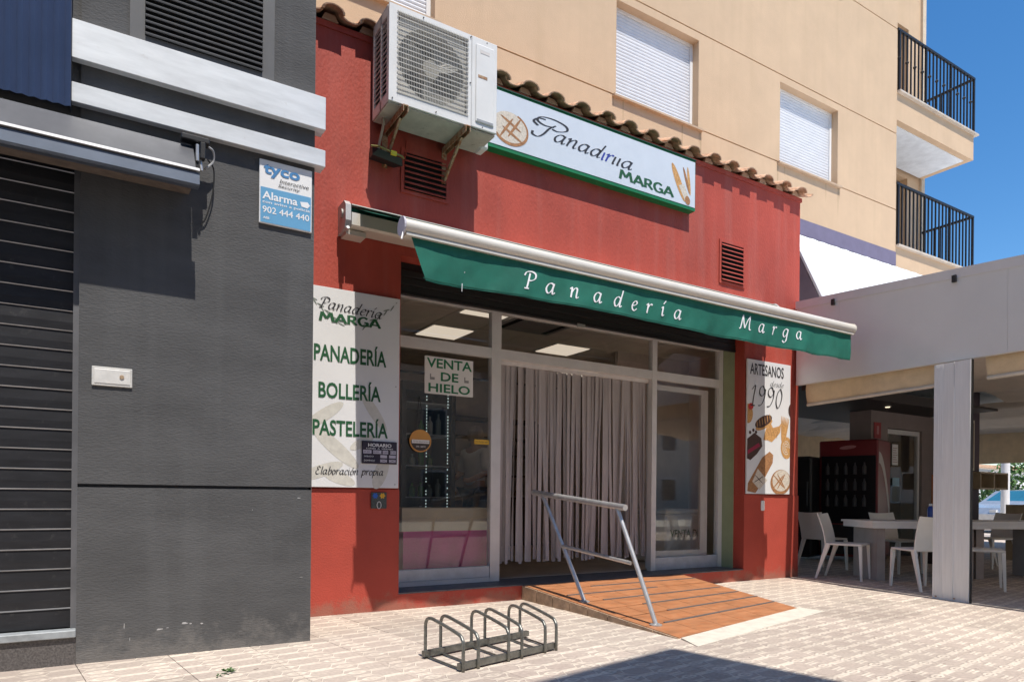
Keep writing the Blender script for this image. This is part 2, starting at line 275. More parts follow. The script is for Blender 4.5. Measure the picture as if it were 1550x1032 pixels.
GL = {
 'a': ([BOWL, [(.86,1),(.74,.4),(.76,.06),(.86,.02),(1.02,.18)]], 1.12),
 'n': ([[(0,.82),(.14,.98),(.2,.9),(.1,0)], [(.13,.4),(.35,.8),(.6,1),(.74,.85),(.66,.25),(.72,.02),(.94,.16)]], 1.05),
 'd': ([BOWL, [(1.08,1.75),(.76,.3),(.8,.02),(1.0,.16)]], 1.12),
 'e': ([[(.12,.48),(.45,.55),(.7,.78),(.6,.98),(.34,.9),(.1,.5),(.16,.1),(.42,.0),(.72,.24)]], .86),
 'r': ([[(0,.82),(.16,.98),(.2,.9),(.1,0)], [(.13,.42),(.32,.8),(.54,1),(.7,.9)]], .76),
 'i': ([[(0,.82),(.18,.98),(.18,.8),(.12,.2),(.2,.02),(.38,.16)], [(.24,1.36),(.28,1.44)]], .5),
 'í': ([[(0,.82),(.18,.98),(.18,.8),(.12,.2),(.2,.02),(.38,.16)], [(.22,1.28),(.5,1.65)]], .5),
 'ı': ([[(.18,1),(.14,.5),(.12,.1),(.2,.0)]], .42),
 'g': ([BOWL, [(.86,1),(.72,.2),(.6,-.4),(.3,-.66),(.02,-.45)]], 1.0),
 'M': ([[(-.1,0),(.08,.05),(.26,.8),(.42,1.6)], [(.42,1.6),(.55,.8),(.74,.1)], [(.74,.1),(1.1,.95),(1.5,1.6)], [(1.5,1.6),(1.46,.7),(1.5,.05),(1.72,.06)]], 1.85),
 'P': ([[(.55,1.5),(.4,.6),(.28,.02)], [(.05,.0),(.5,.02)], [(.0,1.2),(.2,1.55),(.7,1.68),(1.1,1.5),(1.1,1.1),(.75,.82),(.42,.8)]], 1.2),
 'l': ([[(.38,1.7),(.16,.3),(.2,.02),(.38,.14)]], .46),
 'b': ([[(.38,1.7),(.12,.25),(.3,.0),(.6,.2),(.74,.65),(.6,.98),(.36,.85),(.16,.5)]], .88),
 'o': ([[(.48,1),(.2,.85),(.08,.4),(.26,.02),(.56,.15),(.74,.6),(.48,1)]], .88),
 'ó': ([[(.48,1),(.2,.85),(.08,.4),(.26,.02),(.56,.15),(.74,.6),(.48,1)], [(.4,1.25),(.68,1.6)]], .88),
 'c': ([[(.7,.84),(.5,1),(.2,.82),(.08,.4),(.26,.02),(.64,.2)]], .78),
 'p': ([[(.02,.82),(.18,.98),(.18,.8),(.06,-.1),(-.02,-.62)], [(.12,.42),(.38,.9),(.64,.98),(.76,.6),(.6,.15),(.34,.0),(.1,.16)]], .92),
 's': ([[(.62,.88),(.38,1),(.2,.8),(.42,.52),(.54,.26),(.3,.0),(.02,.12)]], .7),
 'E': ([[(.98,1.42),(.6,1.66),(.32,1.35),(.6,.92)], [(.6,.92),(.14,.65),(.14,.15),(.5,.0),(.92,.24)]], 1.08),
 '1': ([[(.1,1.25),(.46,1.6),(.3,.6),(.24,0)], [(0,0),(.5,.0)]], .75),
 '9': ([[(.82,1.2),(.6,1.6),(.28,1.45),(.2,1.05),(.45,.82),(.75,1.05),(.86,1.4),(.78,.7),(.45,.12),(.1,.02)]], 1.0),
 '0': ([[(.6,1.6),(.28,1.2),(.14,.5),(.32,.0),(.62,.3),(.8,1.05),(.6,1.6)]], 1.0),
 'Q': ([[(1.35,1.55),(1.0,1.0),(.7,.2),(.4,-.25),(.1,-.15),(.1,.2)], [(1.25,1.3),(.7,1.2),(.3,1.5),(.5,2.0),(1.2,2.15),(1.9,1.9),(2.0,1.4),(1.5,1.0),(1.15,1.05)], [(.75,1.85),(.35,1.75),(.1,1.3),(.35,.95)]], 2.0),
 'ᴍ': ([[(.05,0),(.25,1.6)],[(.25,1.6),(.75,.5)],[(.75,.5),(1.25,1.6)],[(1.25,1.6),(1.5,0)]], 1.75),
 'ᴀ': ([[(0,0),(.6,1.6)],[(.6,1.6),(1.2,0)],[(.25,.5),(.98,.5)]], 1.35),
 'ʀ': ([[(.15,0),(.15,1.6)],[(.15,1.5),(.7,1.5),(.85,1.15),(.65,.8),(.2,.75)],[(.5,.75),(1.05,0)]], 1.2),
 'ɢ': ([[(1.1,1.35),(.7,1.58),(.25,1.3),(.12,.75),(.35,.15),(.8,.03),(1.12,.25)],[(1.12,.0),(1.12,.72)],[(.75,.68),(1.2,.68)]], 1.4),
 ' ': ([], .7)}
def catmull(P, n=6):
    P = [Vector(p) for p in P]
    if len(P) < 3: return P
    Q = [P[0]*2-P[1]]+P+[P[-1]*2-P[-2]]; out = []
    for i in range(1, len(Q)-2):
        a, b, c, d = Q[i-1:i+3]
        for k in range(n):
            t = k/n; out.append(.5*((2*b)+(c-a)*t+(2*a-5*b+4*c-d)*t*t+(3*b-a-3*c+d)*t**3))
    return out+[P[-1]]
def pen(txt, box, Y, m, parent, slope=0, wmax=.2, wmin=.05, nib=35, track=0, slant=.12, name='lettering', step=.00025):
    """calligraphic lettering drawn with a broad nib, fitted to box (x0, x1, baseline z, x height)"""
    adv = []; x = 0
    for ch in txt: adv.append(x); x += GL[ch][1]+track
    x0, x1, zb, xh = box; total = x-track; kx = (x1-x0)/total
    mb = MB(); lay = 0
    for ch, ax in zip(txt, adv):
        for st in GL[ch][0]:
            pts = catmull(st); lay = (lay+1) % 8; y = Y-lay*step; L_ = []; Rr = []
            for i, p in enumerate(pts):
                t = pts[min(i+1, len(pts)-1)]-pts[max(i-1, 0)]; th = math.atan2(t.y, t.x)
                wd = (wmin+(wmax-wmin)*abs(math.sin(th-R(nib))))/2; nrm = Vector((-t.y, t.x)).normalized()*wd
                for q, arr in ((p+nrm, L_), (p-nrm, Rr)):
                    X = x0+(ax+q.x+q.y*slant)*kx; Z = zb+q.y*xh+slope*(X-x0); arr.append((X, y, Z))
            n = len(pts); mb._add(L_+Rr, [(i, i+1, n+i+1, n+i) for i in range(n-1)])
    return mk(name, mb, m, parent)
def ell(cx, cz, rx, rz, Y, ang=0, n=24):
    a = R(ang); return [(cx+rx*math.cos(t)*math.cos(a)-rz*math.sin(t)*math.sin(a), Y, cz+rx*math.cos(t)*math.sin(a)+rz*math.sin(t)*math.cos(a)) for t in [2*math.pi*i/n for i in range(n)]]
def flatpoly(pts): return MB().quad(*pts)
# ================================================================ THE SETTING
gs = MB().box(-150, 250, -150, 300, -.5, -.03); tag(mk('ground', gs, CONC), kind='structure')
pv = MB().box(-12, 30, -6, 16, -.03, -.012); pav = tag(mk('pavement', pv, mat('dark_joint', (.17,.145,.125), .9)), kind='structure')
# paving tiles, grid turned 7 degrees
TW, TH, GAP = .48, .4, .0028
tb = MB().rbox(GAP/2, TW-GAP/2, GAP/2, TH-GAP/2, -.011, 0, .0022)
cA, sA = math.cos(R(7)), math.sin(R(7))
def visible(x, y):
    f_ = x*s_+y*c_
    if f_ < 1.5: return False
    r_ = x*c_-y*s_; return -.80 < r_/f_ < .8 and 1033/f_ < 300
spots = []
for i in range(-6, 60):
    for j in range(-20, 40):
        u, v = i*TW+.02, j*TH+.05
        x, y = u*cA-v*sA, u*sA+v*cA; xc, yc = x+.22, y+.22
        if not (-3 < xc < 26 and -3 < yc < 15): continue
        if yc > 4.95 and xc < 1.2: continue
        if yc > 5.95 and xc < 7.7: continue
        if 3.8 < xc < 5.3 and 4.0 < yc: 
            if yc < 5.4: continue
        spots.append((x, y, visible(xc, yc), xc*s_+yc*c_))
near = sorted([s for s in spots if s[2]], key=lambda s: s[3])[:292]; nset = set(near)
t0 = None
for x, y, _, _ in near:
    if t0 is None: t0 = mk('paving_tile', tb, PAVE, pav); o = t0
    else: o = inst(t0, pav)
    o.location = (x, y, random.uniform(-.0009, .0009)); o.rotation_euler = (random.uniform(-.002,.002), random.uniform(-.002,.002), R(7))
rest = MB()
for s in spots:
    if s not in nset:
        rest.m = Matrix.Translation((s[0], s[1], 0)) @ Matrix.Rotation(R(7), 4, 'Z'); rest.box(GAP/2, TW-GAP/2, GAP/2, TH-GAP/2, -.011, 0)
ro = mk('outer_paving_tiles', rest, PAVE, pav); ro['kind'] = 'stuff'
# ---------------------------------------------------------------- grey shop building
GY = 4.72
gb = base('grey_shop_building', 'dark grey rendered shop building with silver bands left of the bakery', 'building', (-.6, GY, 0))
wl = MB(); wl.box(-.075, 1.285, GY, GY+.5, -.01, 1.035); wl.box(-.075, 1.285, GY, GY+.5, 1.055, 7); wl.box(1.0, 1.285, GY+.5, 6.6, -.01, 7)
wl.box(-6, -.075, GY+.02, GY+.5, 3.0, 7); wl.box(-6, -3.2, GY, GY+.5, -.01, 3.0)
mk('wall', wl, GREY, gb)
mk('groove', MB().box(-.07, 1.27, GY+.012, GY+.4, 1.035, 1.055), BLACK, gb)
rim = MB().box(1.2851, 1.2872, GY+.004, 5.63, .0, 6.9); mk('corner_edge', rim, mat('grey_edge', (.16,.15,.14), .8), gb)
for z0, z1 in ((3.5, 3.724), (3.247, 3.361)):
    mk('silver_band', MB().rbox(-.121, 1.345, GY-.055, GY-.001, z0, z1, .003), SILVER, gb)
    mk('band_end', MB().box(1.287, 1.342, GY+.001, GY+.06, z0+.003, z1-.003), SILVER, gb)
# louvred vent
v = mk('louvre_vent', MB().box(.17, 1.01, GY-.012, GY-.001, 3.70, 3.78).box(.17, .25, GY-.012, GY-.001, 3.78, 4.7).box(.935, 1.01, GY-.012, GY-.001, 3.78, 4.7).box(.17, 1.01, GY-.012, GY-.001, 4.7, 4.78), mat('vent_grey', (.09,.09,.092), .55, var=.1), gb)
mk('vent_back', MB().box(.251, .934, GY-.004, GY-.001, 3.781, 4.699), DARK, v)  # dark plate stands in for the shade behind the slats
sl = MB().prism([(.252, GY-.004, 3.79), (.252, GY-.03, 3.782), (.252, GY-.032, 3.79), (.252, GY-.006, 3.812)], (.681, 0, 0))
s0 = mk('slat', sl, v.data.materials[0], v)
for k in range(1, 25): inst(s0, v, (0, 0, k*.0365))
# corrugated navy panel
cp = MB(); g = []
for i in range(0, 241):
    x = -3.5+3.375*i/240; g.append([(x, GY-.06-.008*math.cos(i*math.pi*.5*1.0) , 3.21), (x, GY-.06-.008*math.cos(i*math.pi*.5), 6.5)])
cp.sheet(g); mk('corrugated_panel', cp, BLUEP, gb, smooth=False)
mk('panel_return', MB().box(-.1249, -.1225, GY-.062, GY+.018, 3.21, 6.5), BLUEP, gb)
# roller shutter, its slats one by one
sh = mk('shutter_guide', MB().box(-.105, -.0755, 4.775, 4.8, .2, 3.0), mat('guide_metal', (.17,.17,.18), .5, .4, var=.15), gb)
prof = [(0, .0), (-.006, .006), (-.009, .05), (-.006, .1135), (.004, .1145), (.004, 0)]
sp = MB().prism([(-3.2, 4.8+a, b) for a, b in prof], (3.095, 0, 0)); lp = MB().prism([(-3.2, 4.789, .1136), (-3.2, 4.786, .1185), (-3.2, 4.799, .122), (-3.2, 4.8, .1145)], (3.095, 0, 0))
s0 = mk('shutter_slat', sp, SLATM, gb); l0 = mk('slat_lip', lp, LIP, s0)
for k in range(24):
    if k == 0: a = s0; 
    else:
        a = inst(s0, gb); b_ = inst(l0, a)
    a.location = (0, (k % 3)*.0006, .205+k*.1165)
mk('sill', MB().rbox(-3.2, -.076, GY-.015, 4.795, .16, .203, .004), mat('sill_stone', (.3,.32,.33), .5, var=.25, scale=14), gb)
mk('plinth', MB().box(-3.2, -.0755, GY+.004, 4.85, -.01, .1595), GRANITE, gb)
mk('utility_box', MB().rbox(-.009, .2, GY-.012, GY+.01, 1.636, 1.748, .003), mat('aged_white', (.6,.58,.54), .5, var=.12, scale=20, grime=((.3,.2,.12), .62, .6, 30)), gb, label='small cream utility hatch set in the grey wall')
mk('utility_door', MB().rbox(.004, .188, GY-.015, GY-.012, 1.65, 1.735, .002), mat('aged_white_door', (.66,.64,.6), .4, var=.1, scale=20), gb)
mk('lock', MB().tube([(.145, GY-.02, 1.695), (.145, GY-.014, 1.695)], .012, 12), RUST, gb)
mk('back_of_shop', MB().box(-3.3, -.06, 5.2, 5.25, 0, 3), DARK, gb)
SCF = mat('bare_plaster', (.42,.41,.4), .9, var=.2, scale=40)
random.seed(11)
for (x, z, w_, h_) in ((.36,.165,.05,.012),(.405,.17,.02,.006),(.5,.19,.045,.02),(.535,.185,.02,.012),(.6,.18,.025,.01),(.17,.2,.006,.05),(.2,.12,.004,.03),(1.2,.98,.03,.006),(.9,.9,.008,.006),(.75,.86,.006,.004),(1.22,.44,.03,.004)):
    mk('paint_chip', flatpoly([(x+w_*.5*math.cos(t)*random.uniform(.5,1), GY-.0012, z+h_*.5*math.sin(t)*random.uniform(.5,1)) for t in [i*math.pi/6 for i in range(12)]]), SCF, gb)
# grey awning cassette
ga = base('closed_awning_cassette', 'closed anthracite awning cassette above the black roller shutter', 'awning', (-1, 4.5, 2.9))
GX0, GX1 = -3.2, .53
pr = [(4.719,3.15),(4.60,3.13),(4.452,2.935),(4.445,2.918),(4.452,2.912),(4.50,2.905),(4.60,2.9),(4.719,2.9)]
mk('cassette_body', MB().prism([(GX0, y, z) for y, z in pr], (GX1-GX0-.02, 0, 0)), CASS, ga)
mk('front_trim', MB().prism([(GX0, 4.4515, 2.9355), (GX0, 4.4405, 2.917), (GX0, 4.436, 2.92), (GX0, 4.449, 2.94)], (GX1-GX0, 0, 0)), mat('pale_trim', (.3,.3,.31), .45, .5), ga)
mk('front_profile', MB().prism([(GX0, 4.447, 2.91), (GX0, 4.44, 2.84), (GX0, 4.46, 2.832), (GX0, 4.52, 2.838), (GX0, 4.52, 2.9045)], (GX1-GX0, 0, 0)), mat('blue_grey_profile', (.13,.155,.2), .4, .5, var=.12), ga)
mk('underside', MB().prism([(GX0, 4.53, 2.86), (GX0, 4.7, 2.87), (GX0, 4.7, 2.899), (GX0, 4.53, 2.899)], (GX1-GX0-.03, 0, 0)), mat('dusty_brown', (.13,.1,.08), .8, var=.3, scale=15), ga)
brk = MB().box(.5, .545, 4.6, 4.716, 3.08, 3.14).box(.515, .545, 4.56, 4.7, 2.96, 3.08); mk('end_bracket', brk, BLACK, ga)
cb = base('cable_connector', 'black junction block with hanging cable at the end of the grey awning', 'cable box', (.5, 4.6, 3.1))
mk('connector_body', MB().rbox(.44, .6, 4.56, 4.63, 3.15, 3.185, .006).rbox(.545, .575, 4.55, 4.6, 3.05, 3.15, .004), BLACK, cb)
mk('screw', MB().tube([(.53, 4.56, 3.13), (.53, 4.56, 3.03)], .01, 8).tube([(.548, 4.58, 3.05), (.556, 4.57, 2.98)], .009, 8), GALV, cb)
mk('cable', MB().tube(catmull([(.6,4.62,3.16),(.63,4.64,3.15),(.635,4.66,3.1),(.6,4.66,3.05),(.585,4.68,3.04)], 5), .006, 6), mat('grey_cable', (.45,.45,.45), .5), cb)
mk('cable', MB().tube(catmull([(.6,4.66,3.1),(.64,4.68,3.05),(.635,4.69,2.9),(.6,4.7,2.75),(.57,4.708,2.7)], 5), .0045, 6), BLACK, cb)
# alarm sign
al = base('alarm_sign', 'blue and white alarm notice with phone number on the grey wall', 'sign', (1.09, GY-.02, 2.8))
mk('plate', MB().rbox(.921, 1.265, GY-.018, GY-.003, 2.792, 3.213, .003), WHITE, al)
mk('blue_field', MB().box(.928, 1.258, GY-.0195, GY-.0184, 2.799, 3.03), mat('sky_blue_print', (.12,.34,.55), .5, var=.05), al)
Ya = GY-.021
sans('tyco', (.946, 1.183, 3.1, 3.185), Ya, mat('tyco_blue', (.05,.2,.42), .5), al, bold=.03)
sans('Interactive', (1.05, 1.242, 3.078, 3.106), Ya, INK, al, shear=.25); sans('Security', (1.04, 1.184, 3.042, 3.07), Ya, INK, al, shear=.25)
sans('Alarma', (.94, 1.168, 2.952, 3.005), Ya, INKW, al, bold=.02); sans('con aviso a policía', (.941, 1.251, 2.92, 2.944), Ya, INKW, al, bold=.01)
sans('902 444 440', (.941, 1.247, 2.863, 2.906), Ya, INKW, al, bold=.01); sans('AEB', (.945, .985, 2.822, 2.837), Ya, INKW, al, bold=.02)
mk('camera_symbol', MB().quad((1.185,Ya,2.985),(1.235,Ya,2.992),(1.252,Ya,2.972),(1.235,Ya,2.95),(1.195,Ya,2.955)), INKW, al)
# ---------------------------------------------------------------- bakery building
BY, FY = 5.64, 6.0
X0, X1, OX0, OX1, OZ0, OZ1 = 1.288, 7.85, 2.302, 6.802, .147, 3.12
bk = base('bakery_building', 'single storey red rendered bakery with terracotta eaves and glazed shopfront', 'building', (4.5, BY, 0))
wb = MB(); wb.box(X0, OX0, BY, FY-.05, 1.055, 4.9); wb.box(OX1, X1, BY, FY-.05, 1.055, 4.9); wb.box(OX0, OX1, BY, FY-.05, OZ1, 4.9)
wb.box(X0, 1.5, FY-.05, 11, 0, 5.0); wb.box(X1-.25, X1, FY-.05, 6.59, 0, 5.0)
mk('wall', wb, RED, bk)
lb = MB(); lb.box(X0, OX0, BY-.012, FY-.05, -.01, 1.054); lb.box(OX1, X1+.004, BY-.012, FY-.05, -.01, 1.054); lb.box(OX0, OX1, BY-.011, FY-.05, -.01, OZ0-.012)
mk('plinth_wall', lb, REDL, bk)
mk('threshold_ledge', MB().box(OX0+.001, OX1-.001, BY-.009, 6.12, OZ0-.012, OZ0), mat('dark_ledge', (.1,.1,.105), .5, var=.3, scale=15), bk)
mk('green_reveal', MB().box(OX1-.006, OX1+.001, 5.79, FY+.02, OZ0, 2.9), REVG, bk)
# roof tiles: channel and cover rows along the eaves, each tile its own piece
rf = mk('roof_slab', MB().prism([(X0+.002, 5.628, 4.925), (X0+.002, 6.59, 5.31), (X0+.002, 6.59, 4.9), (X0+.002, 5.628, 4.875)], (X1-X0+.02, 0, 0)), RED, bk)
def tile(r0, r1, L_, th, flip):
    mb = MB(); n = 8; g = []; 
    for i in range(2):
        r = (r0, r1)[i]; y = L_*i
        g.append((y, r))
    vs_ = []
    for (y, r) in g:
        for rr in (r, r-th):
            for j in range(n+1):
                a = math.pi*j/n; x = -math.cos(a)*rr; z = math.sin(a)*rr*(.56)
                vs_.append((x, y, z if not flip else -z))
    q = n+1; fs = []
    for j in range(n):
        fs += [(j, j+1, 2*q+j+1, 2*q+j), (q+j, 3*q+j, 3*q+j+1, q+j+1), (j, q+j, q+j+1, j+1), (2*q+j, 2*q+j+1, 3*q+j+1, 3*q+j)]
    fs += [(0, 2*q, 3*q, q), (n, q+n, 3*q+n, 2*q+n)]
    mb._add(vs_, fs); return mb
pitch = .32; slope = math.atan2(.4, 1.0)
tc = mk('cover_tile', tile(.098, .08, .5, .016, False), TERRA, bk, smooth=True, local=True); tk = mk('channel_tile', tile(.1, .12, .5, .016, True), TERRA, bk, smooth=True, local=True)
first = [True, True]
for row in range(3):
    for k in range(21):
        x = 1.33+k*pitch
        for kind in (0, 1):
            src = (tc, tk)[kind]; xx = x+(0 if kind == 0 else .16)
            if xx > 7.95: continue
            o = src if first[kind] else inst(src, bk); first[kind] = False
            y = 5.525+row*.36*math.cos(slope)+random.uniform(-.012,.012)+(.02 if kind else 0); z = (4.945 if kind == 0 else 4.985)+row*.36*math.sin(slope)+row*.004
            o.location = Vector((xx+random.uniform(-.008,.008), y, z))-ORG[bk]; o.rotation_euler = (slope+random.uniform(-.02,.02)-.03, 0, random.uniform(-.03,.03))
mortar = MB()
for k in range(21): mortar.hull([(1.33+k*pitch-.07, 5.62, 4.93), (1.33+k*pitch+.07, 5.62, 4.93), (1.33+k*pitch-.04, 5.63, 4.99), (1.33+k*pitch+.04, 5.63, 4.99), (1.33+k*pitch-.07, 5.75, 4.93), (1.33+k*pitch+.07, 5.75, 4.99)])
mo = mk('eaves_mortar', mortar, mat('eaves_mortar', (.5,.33,.22), .9), bk); mo['kind'] = 'stuff'
# red vents
for (a, b_, z0, z1) in ((2.32, 2.73, 3.70, 4.03), (6.36, 6.75, 3.60, 4.06)):
    vv = mk('wall_vent', MB().box(a-.03, b_+.03, BY-.014, BY-.002, z0-.03, z0).box(a-.03, b_+.03, BY-.014, BY-.002, z1, z1+.03).box(a-.03, a, BY-.014, BY-.002, z0, z1).box(b_, b_+.03, BY-.014, BY-.002, z0, z1), RED, bk)
    mk('vent_back', MB().box(a+.001, b_-.001, BY-.006, BY-.003, z0+.001, z1-.001), DARK, vv)  # plate darkened as recess shade, the wall has no hole here
    n = round((z1-z0)/.05); s0 = None
    for k in range(n):
        if s0 is None: s0 = mk('slat', MB().prism([(a+.002, BY-.006, z0+.022), (a+.002, BY-.034, z0+.004), (a+.002, BY-.036, z0+.009), (a+.002, BY-.008, z0+.034)], (b_-a-.004, 0, 0)), RED, vv)
        else: inst(s0, vv, (0, 0, k*(z1-z0)/n))
# shopfront frames
fr = MB()
def bar(x0, x1, z0, z1, y0=FY-.035, y1=FY+.035): fr.box(x0, x1, y0, y1, z0, z1)
bar(2.304, OX1-.008, 2.86, 2.92); bar(3.42, 3.53, .148, 2.86); bar(5.595, 5.668, .148, 2.86); bar(6.725, OX1-.008, .148, 2.86); bar(2.304, 2.36, .148, 2.86)
for a, b_ in ((2.36, 3.42), (3.53, 5.595), (5.668, 6.725)): bar(a, b_, 2.40, 2.50, FY-.03, FY+.03)
bar(2.36, 3.42, .148, .19, FY-.03, FY+.03)
mk('shopfront_frame', fr, ALU, bk)
mk('kick_panel', MB().rbox(2.361, 3.419, FY-.025, FY+.02, .191, .306, .004), ALUD, bk)
for a, b_, z0, z1 in ((2.36, 3.42, 2.5, 2.86), (3.53, 5.595, 2.5, 2.86), (5.668, 6.725, 2.5, 2.86), (2.36, 3.42, .306, 2.4), (5.668, 6.725, .3, 2.4)):
    mk('glass_pane', MB().box(a, b_, FY-.003, FY+.003, z0, z1), GLASS, bk)
dl = MB(); y0, y1 = FY+.05, FY+.09
dl.box(5.62, 5.69, y0, y1, .17, 2.36); dl.box(6.50, 6.62, y0, y1, .17, 2.36); dl.box(5.69, 6.50, y0, y1, .17, .37); dl.box(5.69, 6.50, y0, y1, 2.30, 2.36)
d = mk('sliding_door', dl, ALU, bk); mk('door_glass', MB().box(5.69, 6.5, FY+.066, FY+.072, .37, 2.3), GLASS, d)
mk('bottom_rail', MB().rbox(5.669, 6.724, FY-.034, FY+.03, .149, .299, .004), ALUD, bk)
# black shutter box with its slats above the glazing
sb = mk('shutter_box', MB().box(OX0+.001, OX1-.007, 5.80, 5.95, 2.93, OZ1-.001), BLACK, bk)
for k in range(3): mk('shutter_slat', MB().rbox(OX0+.002, OX1-.008, 5.772+k*.004, 5.795, 2.846+k*.07, 2.912+k*.07, .006), BLACK, bk)
mk('bottom_slat', MB().rbox(OX0+.002, OX1-.008, 5.765, 5.8, 2.82, 2.845, .004), mat('shutter_rail', (.03,.03,.032), .4, .5), bk)
mk('shutter_lock', MB().rbox(4.33, 4.43, 5.745, 5.765, 2.79, 2.83, .004), GALV, bk)
# rooms behind the glass
rm = MB(); RB = 10.6
rm.box(1.51, 7.7, FY+.13, RB, .12, .149)
tag(mk('shop_floor', rm, mat('shop_floor_tiles', (.5,.4,.32), .35, var=.2, scale=4), None, loc=(4.5, 8, 0)), kind='structure')
wallm = mat('shop_wall', (.66,.56,.5), .8, var=.1)
iw = MB().box(6.2, 7.579, 7.3, 7.36, .15, 3.05).box(1.501, 1.56, FY+.1, RB, .15, 3.05).box(7.58, 7.64, FY+.1, RB, .15, 3.05).box(1.56, 7.58, RB, RB+.1, .15, 3.05); tag(mk('shop_walls_added_partition', iw, wallm, None, loc=(4.5, 8, 0)), kind='structure')  # leading box is a pale partition added to brighten the right pane
ce = tag(mk('shop_ceiling', MB().box(1.501, 7.64, FY+.08, RB+.1, 3.055, 3.15), mat('ceiling_grid', (.1,.09,.085), .9), None, loc=(4.5, 8, 3)), kind='structure')
mk('transom_fill', MB().box(OX0, OX1-.006, FY+.04, FY+.08, 2.93, 3.12), BLACK, bk)
CT = mat('ceiling_panel', (.85,.76,.65), .9, var=.06)
t0 = None
for i in range(10):
    for j in range(7):
        x, y = 1.6+i*.6, FY+.15+j*.6
        if t0 is None: t0 = mk('ceiling_tile', MB().rbox(0, .592, 0, .592, -.012, .0, .004), CT, ce, local=True); o = t0
        else: o = inst(t0, ce)
        o.location = Vector((x, y, 3.05))-ORG[ce]
LP = glow('lit_panel', (1, .86, .7), .62)
for i, (x, y, lab) in enumerate(((3.41, 7.36, 'square lit ceiling panel behind the left transom window'), (5.21, 7.36, 'square lit ceiling panel above the strip curtain'), (3.41, 6.16, 'square lit ceiling panel closest to the glass, behind the left transom'), (6.42, 8.56, 'square lit ceiling panel deepest in the shop behind the right transom'))):
    t = base('ceiling_light', lab, 'ceiling light', (x+.3, y+.3, 3.03))
    mk('light_frame', MB().box(x-.0, x+.592, y, y+.592, 3.03, 3.036), WHITE, t); mk('light_panel', MB().box(x+.03, x+.562, y+.03, y+.562, 3.022, 3.0295), LP, t)
cu = base('ceiling_air_unit', 'square cassette air unit with slots set in the shop ceiling', 'air conditioner', (4.3, 6.7, 3.03))
mk('housing', MB().rbox(4.0, 4.8, 6.35, 7.0, 3.0, 3.036, .01), mat('dull_white', (.35,.32,.3), .6), cu)
for a in (4.06, 4.66): mk('slot', MB().box(a, a+.07, 6.42, 6.93, 2.996, 2.9995), DARK, cu)  # dark strips paint the shade of the slots
# lit bottle fridge
fg = base('bottle_fridge', 'dark glass door fridge with shelves and lit strips behind the left window', 'fridge', (3.25, 7.35, .15))
fx0, fx1, fy = 2.95, 3.62, 7.15
mk('cabinet', MB().box(fx0, fx0+.05, fy, fy+.6, .15, 2.3).box(fx1-.05, fx1, fy, fy+.6, .15, 2.3).box(fx0+.05, fx1-.05, fy+.55, fy+.6, .15, 2.3).box(fx0+.05, fx1-.05, fy, fy+.55, 2.2, 2.3).box(fx0+.05, fx1-.05, fy, fy+.55, .15, .3), mat('fridge_dark', (.03,.03,.035), .4), fg)
for k in range(5): mk('shelf', MB().box(fx0+.052, fx1-.052, fy+.05, fy+.548, .62+k*.36, .635+k*.36), mat('shelf_grey', (.3,.32,.33), .4), fg)
LED = glow('led_white', (.8,1,1), .42)
for x in (fx0+.3, fx1-.1):
    dots = MB()
    for k in range(46): dots.box(x, x+.009, fy+.01, fy+.02, .62+k*.036, .636+k*.036) if random.random() < .8 else None
    q = mk('led_strip', dots, LED, fg); q['kind'] = 'stuff'
bt = [mat('bottle_clear', (.2,.25,.25), .2), mat('bottle_green', (.05,.16,.04), .2), mat('carton_white', (.4,.42,.42), .5)]
for k in range(4):
    for i in range(5):
        if random.random() < .8:
            x = fx0+.1+i*.11; z = .636+k*.36; h = random.uniform(.12, .26)
            bo = tag(mk('bottle', MB().lathe([(.035, z), (.036, z+h*.65), (.014, z+h*.8), (.014, z+h)], x, fy+.2, 8), random.choice(bt), None, loc=(x, fy+.2, z), smooth=True), 'drink bottle standing on a fridge shelf behind the left window', 'bottle', 'bottles in the lit fridge')
ct = base('serving_counter', 'counter with beige top panel and magenta front behind the left window', 'counter', (3.05, 6.35, .15))
mk('upper_panel', MB().box(2.53, 3.6, 6.12, 6.6, .66, .885), mat('beige_panel', (.42,.35,.24), .6, var=.08), ct)
mk('front_panel', MB().box(2.55, 3.58, 6.13, 6.58, .16, .659), mat('magenta_panel', (.42,.03,.19), .4, var=.15), ct)
sans('Pan del Horno', (2.9, 3.35, .76, .8), 6.118, mat('ink_gold', (.5,.4,.25), .6), ct, shear=.3)
ic = base('added_white_chest', 'added white chest with green words, standing in for a mirrored poster', 'freezer', (6.6, 6.7, .15))  # chest put in for a mirrored poster, set close to brighten the pane
mk('chest_body', MB().rbox(6.25, 6.95, 6.4, 7.0, .17, .8, .02), mat('chest_white', (.75,.75,.73), .5, var=.08), ic); mk('lid', MB().rbox(6.23, 6.97, 6.38, 7.02, .805, .86, .02), WHITE, ic)
sans('VENTA DE', (6.33, 6.87, .5, .6), 6.397, INKG, ic, bold=.02)
wr = base('display_cabinet', 'dark display cabinet with baskets at the back of the shop', 'cabinet', (5, 9.8, .15))
wd = mat('dark_wood', (.07,.04,.025), .5, var=.2)
mk('cabinet_frame', MB().box(3.9, 6.8, 10.1, 10.5, .15, 1.0).box(3.9, 6.8, 10.2, 10.5, 2.3, 2.36).box(3.9, 3.96, 10.1, 10.5, 1.0, 2.3).box(6.74, 6.8, 10.1, 10.5, 1.0, 2.3), wd, wr)
for z in (1.35, 1.7, 2.0): mk('shelf', MB().box(3.97, 6.73, 10.15, 10.5, z, z+.03), wd, wr)
